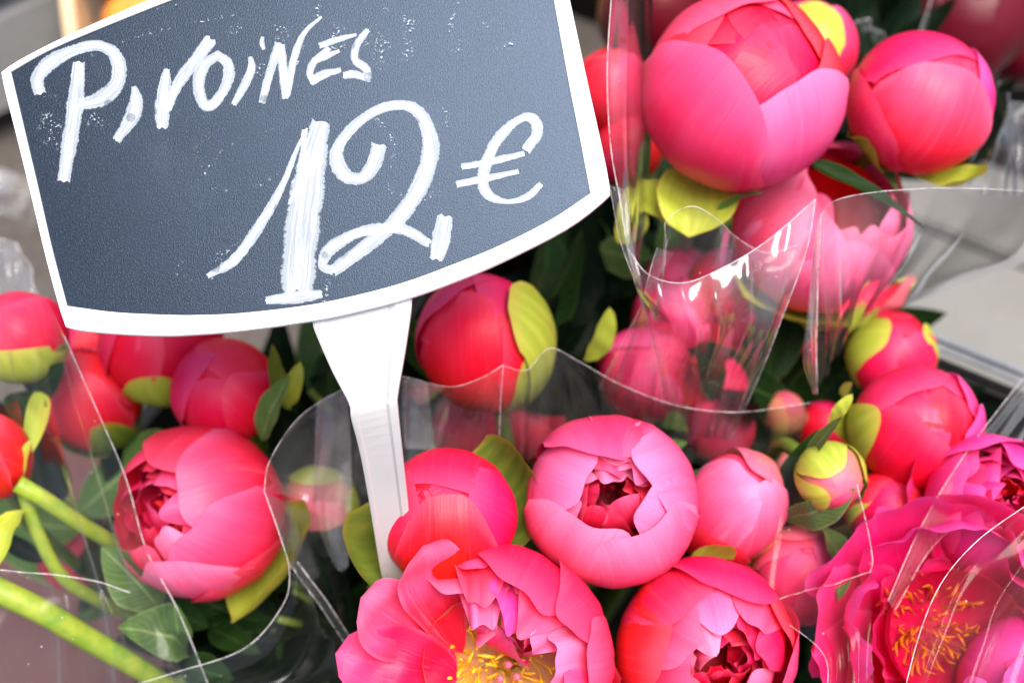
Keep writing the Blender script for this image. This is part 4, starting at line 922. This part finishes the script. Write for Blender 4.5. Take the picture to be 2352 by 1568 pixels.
wrap('clear film lip dipping below the folded flap across the centre buds', [
    [(1158, 840, .63), (1210, 850, .64), (1262, 800, .64), (1330, 830, .645), (1430, 885, .65), (1560, 932, .65), (1700, 946, .65), (1860, 925, .655)],
    [(1150, 930, .65), (1210, 940, .66), (1270, 900, .67), (1350, 920, .68), (1440, 960, .69), (1570, 1000, .69), (1700, 1010, .69), (1840, 1000, .69)],
    [(1140, 1060, .69), (1200, 1060, .70), (1280, 1020, .71), (1360, 1010, .72), (1450, 1030, .72), (1570, 1060, .72), (1700, 1080, .72), (1810, 1090, .72)]], 'filmk', ('top',), .00026, pleat=.006, np_=8)
# small sheet with corner
wrap('small clear film sheet with a bent corner in front of the small buds', [
    [(1742, 1090, .64), (1800, 1050, .635), (1880, 1050, .63), (1962, 1082, .62)],
    [(1750, 1200, .635), (1810, 1190, .63), (1900, 1190, .62), (1990, 1200, .61)],
    [(1745, 1300, .63), (1820, 1285, .625), (1910, 1285, .615), (2004, 1280, .605)],
    [(1750, 1390, .625), (1830, 1362, .62), (1915, 1340, .61), (1998, 1312, .603)]], 'filmc', ('right', 'bottom'), .0003)
wrap('clear film hanging between the lower magenta petals and the bottom edge', [
    [(1752, 1392, .60), (1830, 1370, .60), (1900, 1350, .60), (2000, 1318, .60)], [(1890, 1500, .585), (1920, 1490, .585), (1950, 1480, .585), (2000, 1450, .585)], [(1895, 1620, .58), (1930, 1620, .58), (1970, 1620, .58), (2010, 1620, .58)]], 'filmc', ('left',), .00022)
# lower right
wrap('clear film with a long curved bright edge over the lower right magenta peony', [
    [(2440, 1110, .555), (2480, 1110, .56), (2520, 1110, .57), (2560, 1110, .58)],
    [(2352, 1165, .555), (2400, 1190, .55), (2460, 1200, .56), (2550, 1200, .57)],
    [(2250, 1238, .555), (2330, 1280, .545), (2420, 1300, .55), (2550, 1300, .56)],
    [(2175, 1325, .55), (2260, 1370, .54), (2380, 1400, .545), (2550, 1400, .55)],
    [(2125, 1430, .545), (2230, 1470, .535), (2350, 1500, .54), (2550, 1500, .545)],
    [(2085, 1560, .54), (2190, 1600, .53), (2340, 1600, .535), (2550, 1600, .54)],
    [(2065, 1660, .54), (2170, 1700, .53), (2330, 1700, .53), (2550, 1700, .535)]], 'filmc', ('left',), .00034, pleat=.004, np_=3)
wrap('long slanting film fold beside the large right bud and magenta petals', [
    [(2420, 780, .68), (2425, 820, .69), (2430, 880, .71)], [(2300, 930, .65), (2320, 960, .66), (2345, 1010, .68)], [(2190, 1080, .625), (2215, 1110, .63), (2250, 1150, .64)], [(2110, 1220, .61), (2125, 1240, .612), (2140, 1260, .615)], [(2040, 1380, .60), (2048, 1390, .60), (2056, 1400, .60)]], 'filmm', ('left', 'right'), .00026)
# left bunch
wrap('hazy film sheet across the left bunch with a slanting fold line', [
    [(-60, 560, .64), (30, 600, .635), (100, 680, .63), (148, 770, .625)],
    [(-60, 800, .65), (60, 850, .64), (150, 900, .635), (225, 945, .63)],
    [(-60, 1000, .655), (90, 1050, .65), (200, 1080, .64), (288, 1100, .635)],
    [(-60, 1180, .66), (120, 1210, .65), (240, 1240, .645), (335, 1260, .64)],
    [(-60, 1400, .66), (150, 1400, .655), (290, 1400, .65), (405, 1400, .64)],
    [(-60, 1620, .66), (160, 1600, .655), (320, 1600, .65), (480, 1590, .64)]], 'film', ('right',), .0004, pleat=.006, np_=4)
wrap('lower film layer with a level edge across the bottom left stems', [
    [(-60, 1305, .60), (80, 1315, .61), (200, 1330, .62), (300, 1360, .63)], [(-60, 1420, .60), (80, 1430, .61), (220, 1440, .62), (380, 1470, .63)], [(-60, 1640, .60), (80, 1640, .61), (220, 1640, .62), (480, 1640, .63)]], 'filmc', ('top',), .0004, pleat=.004, np_=4)
M['filmw'] = mat_film('whitish_reflection_and_scrap_film', .20, bump=.10, base=.03)  # diffuse white: painted reflection on two strips, real whitish film elsewhere
wrap('whitish film strip imitating the stake reflection, left of the stake', [  # milky strip paints the stake's reflection in the film
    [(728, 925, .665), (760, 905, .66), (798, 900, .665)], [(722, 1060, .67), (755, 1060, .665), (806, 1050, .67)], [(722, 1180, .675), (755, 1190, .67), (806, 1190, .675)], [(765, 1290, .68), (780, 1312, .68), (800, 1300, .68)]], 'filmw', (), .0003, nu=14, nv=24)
wrap('short whitish film strip imitating a reflection, between the stake and the bud under the board', [  # second milky strip, a pale reflection put in as film
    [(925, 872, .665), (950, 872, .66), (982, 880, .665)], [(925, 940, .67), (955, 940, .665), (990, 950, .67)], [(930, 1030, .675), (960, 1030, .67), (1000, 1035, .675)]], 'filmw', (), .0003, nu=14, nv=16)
for lab, P1 in [('thin fold of film running from the pinch down to the left', [(1476, 700, .615), (1440, 790, .64), (1395, 900, .67)]),
                ('thin fold of film running from the pinch down between the added hazy buds', [(1478, 702, .612), (1520, 830, .64), (1550, 960, .67)]),
                ('thin fold of film rising from the pinch toward the dipping lip', [(1476, 700, .612), (1500, 640, .60), (1530, 575, .592)]),
                ('thin fold of film rising from the pinch along the tall film sheet', [(1476, 700, .612), (1462, 640, .60), (1440, 560, .598), (1420, 430, .598)])]:
    n_ = len(P1); wrap(lab, [[(p[0] - w_, p[1] - w_ * .3, p[2]), (p[0], p[1], p[2] - .004), (p[0] + w_, p[1] + w_ * .3, p[2])] for p, w_ in [(p, 2 + 18 * k / (n_ - 1)) for k, p in enumerate(P1)]], 'filmm', ('left',), .00024, nu=8, nv=20, wob=.001)
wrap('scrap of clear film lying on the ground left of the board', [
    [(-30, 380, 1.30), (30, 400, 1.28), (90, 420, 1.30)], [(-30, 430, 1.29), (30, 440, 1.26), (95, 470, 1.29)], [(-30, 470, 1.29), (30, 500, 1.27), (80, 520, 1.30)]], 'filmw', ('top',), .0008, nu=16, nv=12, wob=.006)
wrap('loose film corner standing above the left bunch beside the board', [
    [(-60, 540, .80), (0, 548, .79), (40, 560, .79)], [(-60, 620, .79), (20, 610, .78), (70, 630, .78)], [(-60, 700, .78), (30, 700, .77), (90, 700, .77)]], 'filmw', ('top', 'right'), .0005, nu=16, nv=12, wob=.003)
# glints of film in the dark back
wrap('bright crinkle of film in the dark between the two top right buds', [
    [(1935, 85, .82), (1975, 45, .81), (2010, 60, .82), (2035, 110, .84)], [(1940, 95, .84), (1980, 70, .82), (2005, 85, .83), (2040, 125, .86)]], 'filmm', ('top',), .0006, nu=20, nv=8, wob=.006)
wrap('thin film edge rising through the dark at the top, right of the rear bud', [
    [(2150, -40, .86), (2165, -40, .87), (2180, -40, .89)], [(2125, 40, .86), (2140, 40, .87), (2160, 40, .89)], [(2100, 110, .87), (2118, 110, .88), (2140, 110, .9)]], 'film', ('left',), .0005, nu=12, nv=12)

# ------------------------------------------------------------------ crates, ground, things in the background
def box_mesh(name, cx, cy, cz, sx, sy, sz, bev=.004):
    import bmesh
    bm = bmesh.new(); bmesh.ops.create_cube(bm, size=1)
    for v in bm.verts: v.co = Vector((v.co.x * sx + cx, v.co.y * sy + cy, v.co.z * sz + cz))
    bmesh.ops.bevel(bm, geom=list(bm.edges), offset=min(bev, .4 * min(sx, sy, sz)), segments=2, affect='EDGES')
    me = bpy.data.meshes.new(name); bm.to_mesh(me); bm.free(); return me
RZ = .50
A, B = at_z(1950, 725, RZ), at_z(2352, 890, RZ)
ang = math.atan2(B.y - A.y, B.x - A.x)
def crate(label, origin, w, dp, h, ang):
    """origin: far right corner line start; x runs along the far edge, -y toward the camera"""
    Mx = Matrix.Translation(origin) @ Matrix.Rotation(ang, 4, 'Z'); root = thing('display_crate', label, 'crate', Mx)
    t = .010
    link('wall', box_mesh('wall', w / 2, -t / 2, h / 2, w, t, h), root, M['blackp']); link('wall', box_mesh('wall', w / 2, -dp + t / 2, h / 2, w, t, h), root, M['blackp'])
    link('wall', box_mesh('wall', t / 2, -dp / 2, h / 2, t, dp - 2 * t - .002, h), root, M['blackp']); link('wall', box_mesh('wall', w - t / 2, -dp / 2, h / 2, t, dp - 2 * t - .002, h), root, M['blackp'])
    link('base', box_mesh('base', w / 2, -dp / 2, .012, w - 2 * t - .004, dp - 2 * t - .004, .02), root, M['blackp'])
    link('rim', box_mesh('rim', w / 2, .004, h + .004, w + .02, .010, .010), root, M['rim']); link('rim', box_mesh('rim', w / 2, -dp - .004, h + .004, w + .02, .010, .010), root, M['rim'])
    return root
u = Vector((math.cos(ang), math.sin(ang), 0)); v_ = Vector((-math.sin(ang), math.cos(ang), 0))
crate('tall black display crate whose pale rim crosses the right side under the buds', Vector((A.x, A.y, 0)) - u * .25, .70, .62, RZ, ang)
o2 = at_z(2352, 430, 0)
crate('black display crate in deep shade behind the upper bunch', Vector((o2.x, o2.y, 0)) - u * .75 + v_ * .50, 1.2, .50, .42, ang)
def bucket(label, c, r0, r1, h, z0=0.0):
    root = thing('flower_bucket', label, 'bucket', Matrix.Translation(Vector((c.x, c.y, z0))))
    prof = [(r0 * .98, .012), (r0, 0.0), (r0 * 1.0, .004), (r1, h), (r1 + .008, h), (r1 + .008, h + .008), (r1 - .004, h + .008), (r1 - .004, h - .01), (r0 - .006, .012), (.001, .012)]
    V = []; F = []; n = 40
    for r, z in prof:
        for i in range(n): a = 6.28318 * i / n; V.append((r * math.cos(a), r * math.sin(a), z))
    for j in range(len(prof) - 1):
        for i in range(n): F.append((j * n + i, j * n + (i + 1) % n, (j + 1) * n + (i + 1) % n, (j + 1) * n + i))
    link('body', mk('body', V, F, smooth=False), root, M['blackp'])
cm = at_z(130, 1400, 0)
mt_ = thing('maroon_tray', 'worn maroon plastic tray on the ground under the left bunch stems', 'tray', Matrix.Translation(Vector((cm.x + .0, cm.y - .02, 0))) @ Matrix.Rotation(rad(-8), 4, 'Z'))
link('base', box_mesh('base', 0, 0, .008, .60, .40, .010, .003), mt_, M['maroon'])
for y in (-.185, .185): link('rim', box_mesh('rim', 0, y, .025, .62, .014, .046, .004), mt_, M['maroon'])
for x in (-.305, .305): link('rim', box_mesh('rim', x, 0, .025, .014, .352, .044, .004), mt_, M['maroon'])
bucket('black bucket under the upper right bunch behind the crate', CENT['upper'], .06, .075, .26)
bucket('black bucket holding the left bunch', CENT['left'] + Vector((.05, .04, 0)), .07, .088, .26, .001)

gm = mk('ground', [(-30, -30, 0), (30, -30, 0), (30, 30, 0), (-30, 30, 0)], [(0, 1, 2, 3)], smooth=False)
g = link('ground', gm, None, M['ground']); g['kind'] = 'structure'; g['label'] = 'brown grey pavement under the flower stall'
# pale slabs beyond the crate: one by one, laid parallel to it
slab = box_mesh('paving_stone', 0, 0, .006, .392, .392, .02, .004); slab.materials.append(M['slab'])
sr = thing('pavement', 'pale grey paving stones beyond the black crate at the right', 'pavement', Matrix.Translation(Vector((A.x, A.y, 0)) + v_ * .06) @ Matrix.Rotation(ang, 4, 'Z'))
del sr['category']; sr['kind'] = 'structure'
for i in range(0, 5):
    for j in range(0, 3):
        o = link('paving_stone', slab, sr); o.location = (i * .4, .2 + j * .4, random.Random(i * 7 + j).uniform(-.002, .002))

# wooden crate with orange fruit, grey tub at top left
c0 = at_z(175, 40, .24)
Mx = Matrix.Translation(Vector((c0.x, c0.y, 0))) @ Matrix.Rotation(rad(14), 4, 'Z')
wc = thing('wooden_crate', 'pale wooden crate with orange contents at the top left corner', 'crate', Mx)
for k in range(3):
    link('slat', box_mesh('slat', .20, 0, .05 + k * .062, .44, .012, .054, .002), wc, M['wood']); link('slat', box_mesh('slat', .20, .30, .05 + k * .062, .44, .012, .054, .002), wc, M['wood'])
    link('slat', box_mesh('slat', -.014, .15, .05 + k * .062, .012, .286, .054, .002), wc, M['wood']); link('slat', box_mesh('slat', .414, .15, .05 + k * .062, .012, .286, .054, .002), wc, M['wood'])
for k in range(4): link('slat', box_mesh('slat', .20, .04 + k * .075, .014, .42, .066, .01, .002), wc, M['wood'])
om = sphere_mesh('orange', .042, .95, n=20, m=14, wob=.008); om.materials.append(M['orange'])
for k in range(12):
    o = bpy.data.objects.new('orange', om); COL.objects.link(o)
    o.location = Mx @ Vector((.05 + (k % 4) * .09, .06 + (k // 4) * .09, .15)); o['label'] = 'orange fruit lying in the pale wooden crate'; o['category'] = 'orange'; o['group'] = 'oranges in the wooden crate'
c1 = at_z(60, 60, .20)
tb = thing('plastic_tub', 'pale grey plastic tub in the extreme top left corner', 'tub', Matrix.Translation(Vector((c1.x - .10, c1.y + .13, 0))) @ Matrix.Rotation(rad(34), 4, 'Z'))
link('body', box_mesh('body', 0, 0, .11, .22, .22, .18, .03), tb, M['greyp']); link('lid', box_mesh('lid', 0, 0, .212, .235, .235, .02, .008), tb, M['greyp'])
c2 = at_z(60, 60, .03)
tr_ = thing('black_tray', 'black plastic tray on the ground under the grey tub and wooden crate', 'tray', Matrix.Translation(Vector((c2.x - .02, c2.y + .12, 0))) @ Matrix.Rotation(rad(20), 4, 'Z'))
link('base', box_mesh('base', .1, 0, .012, .62, .30, .014, .004), tr_, M['blackp'])
for y in (-.15, .15): link('rim', box_mesh('rim', .1, y, .03, .62, .012, .046, .004), tr_, M['blackp'])
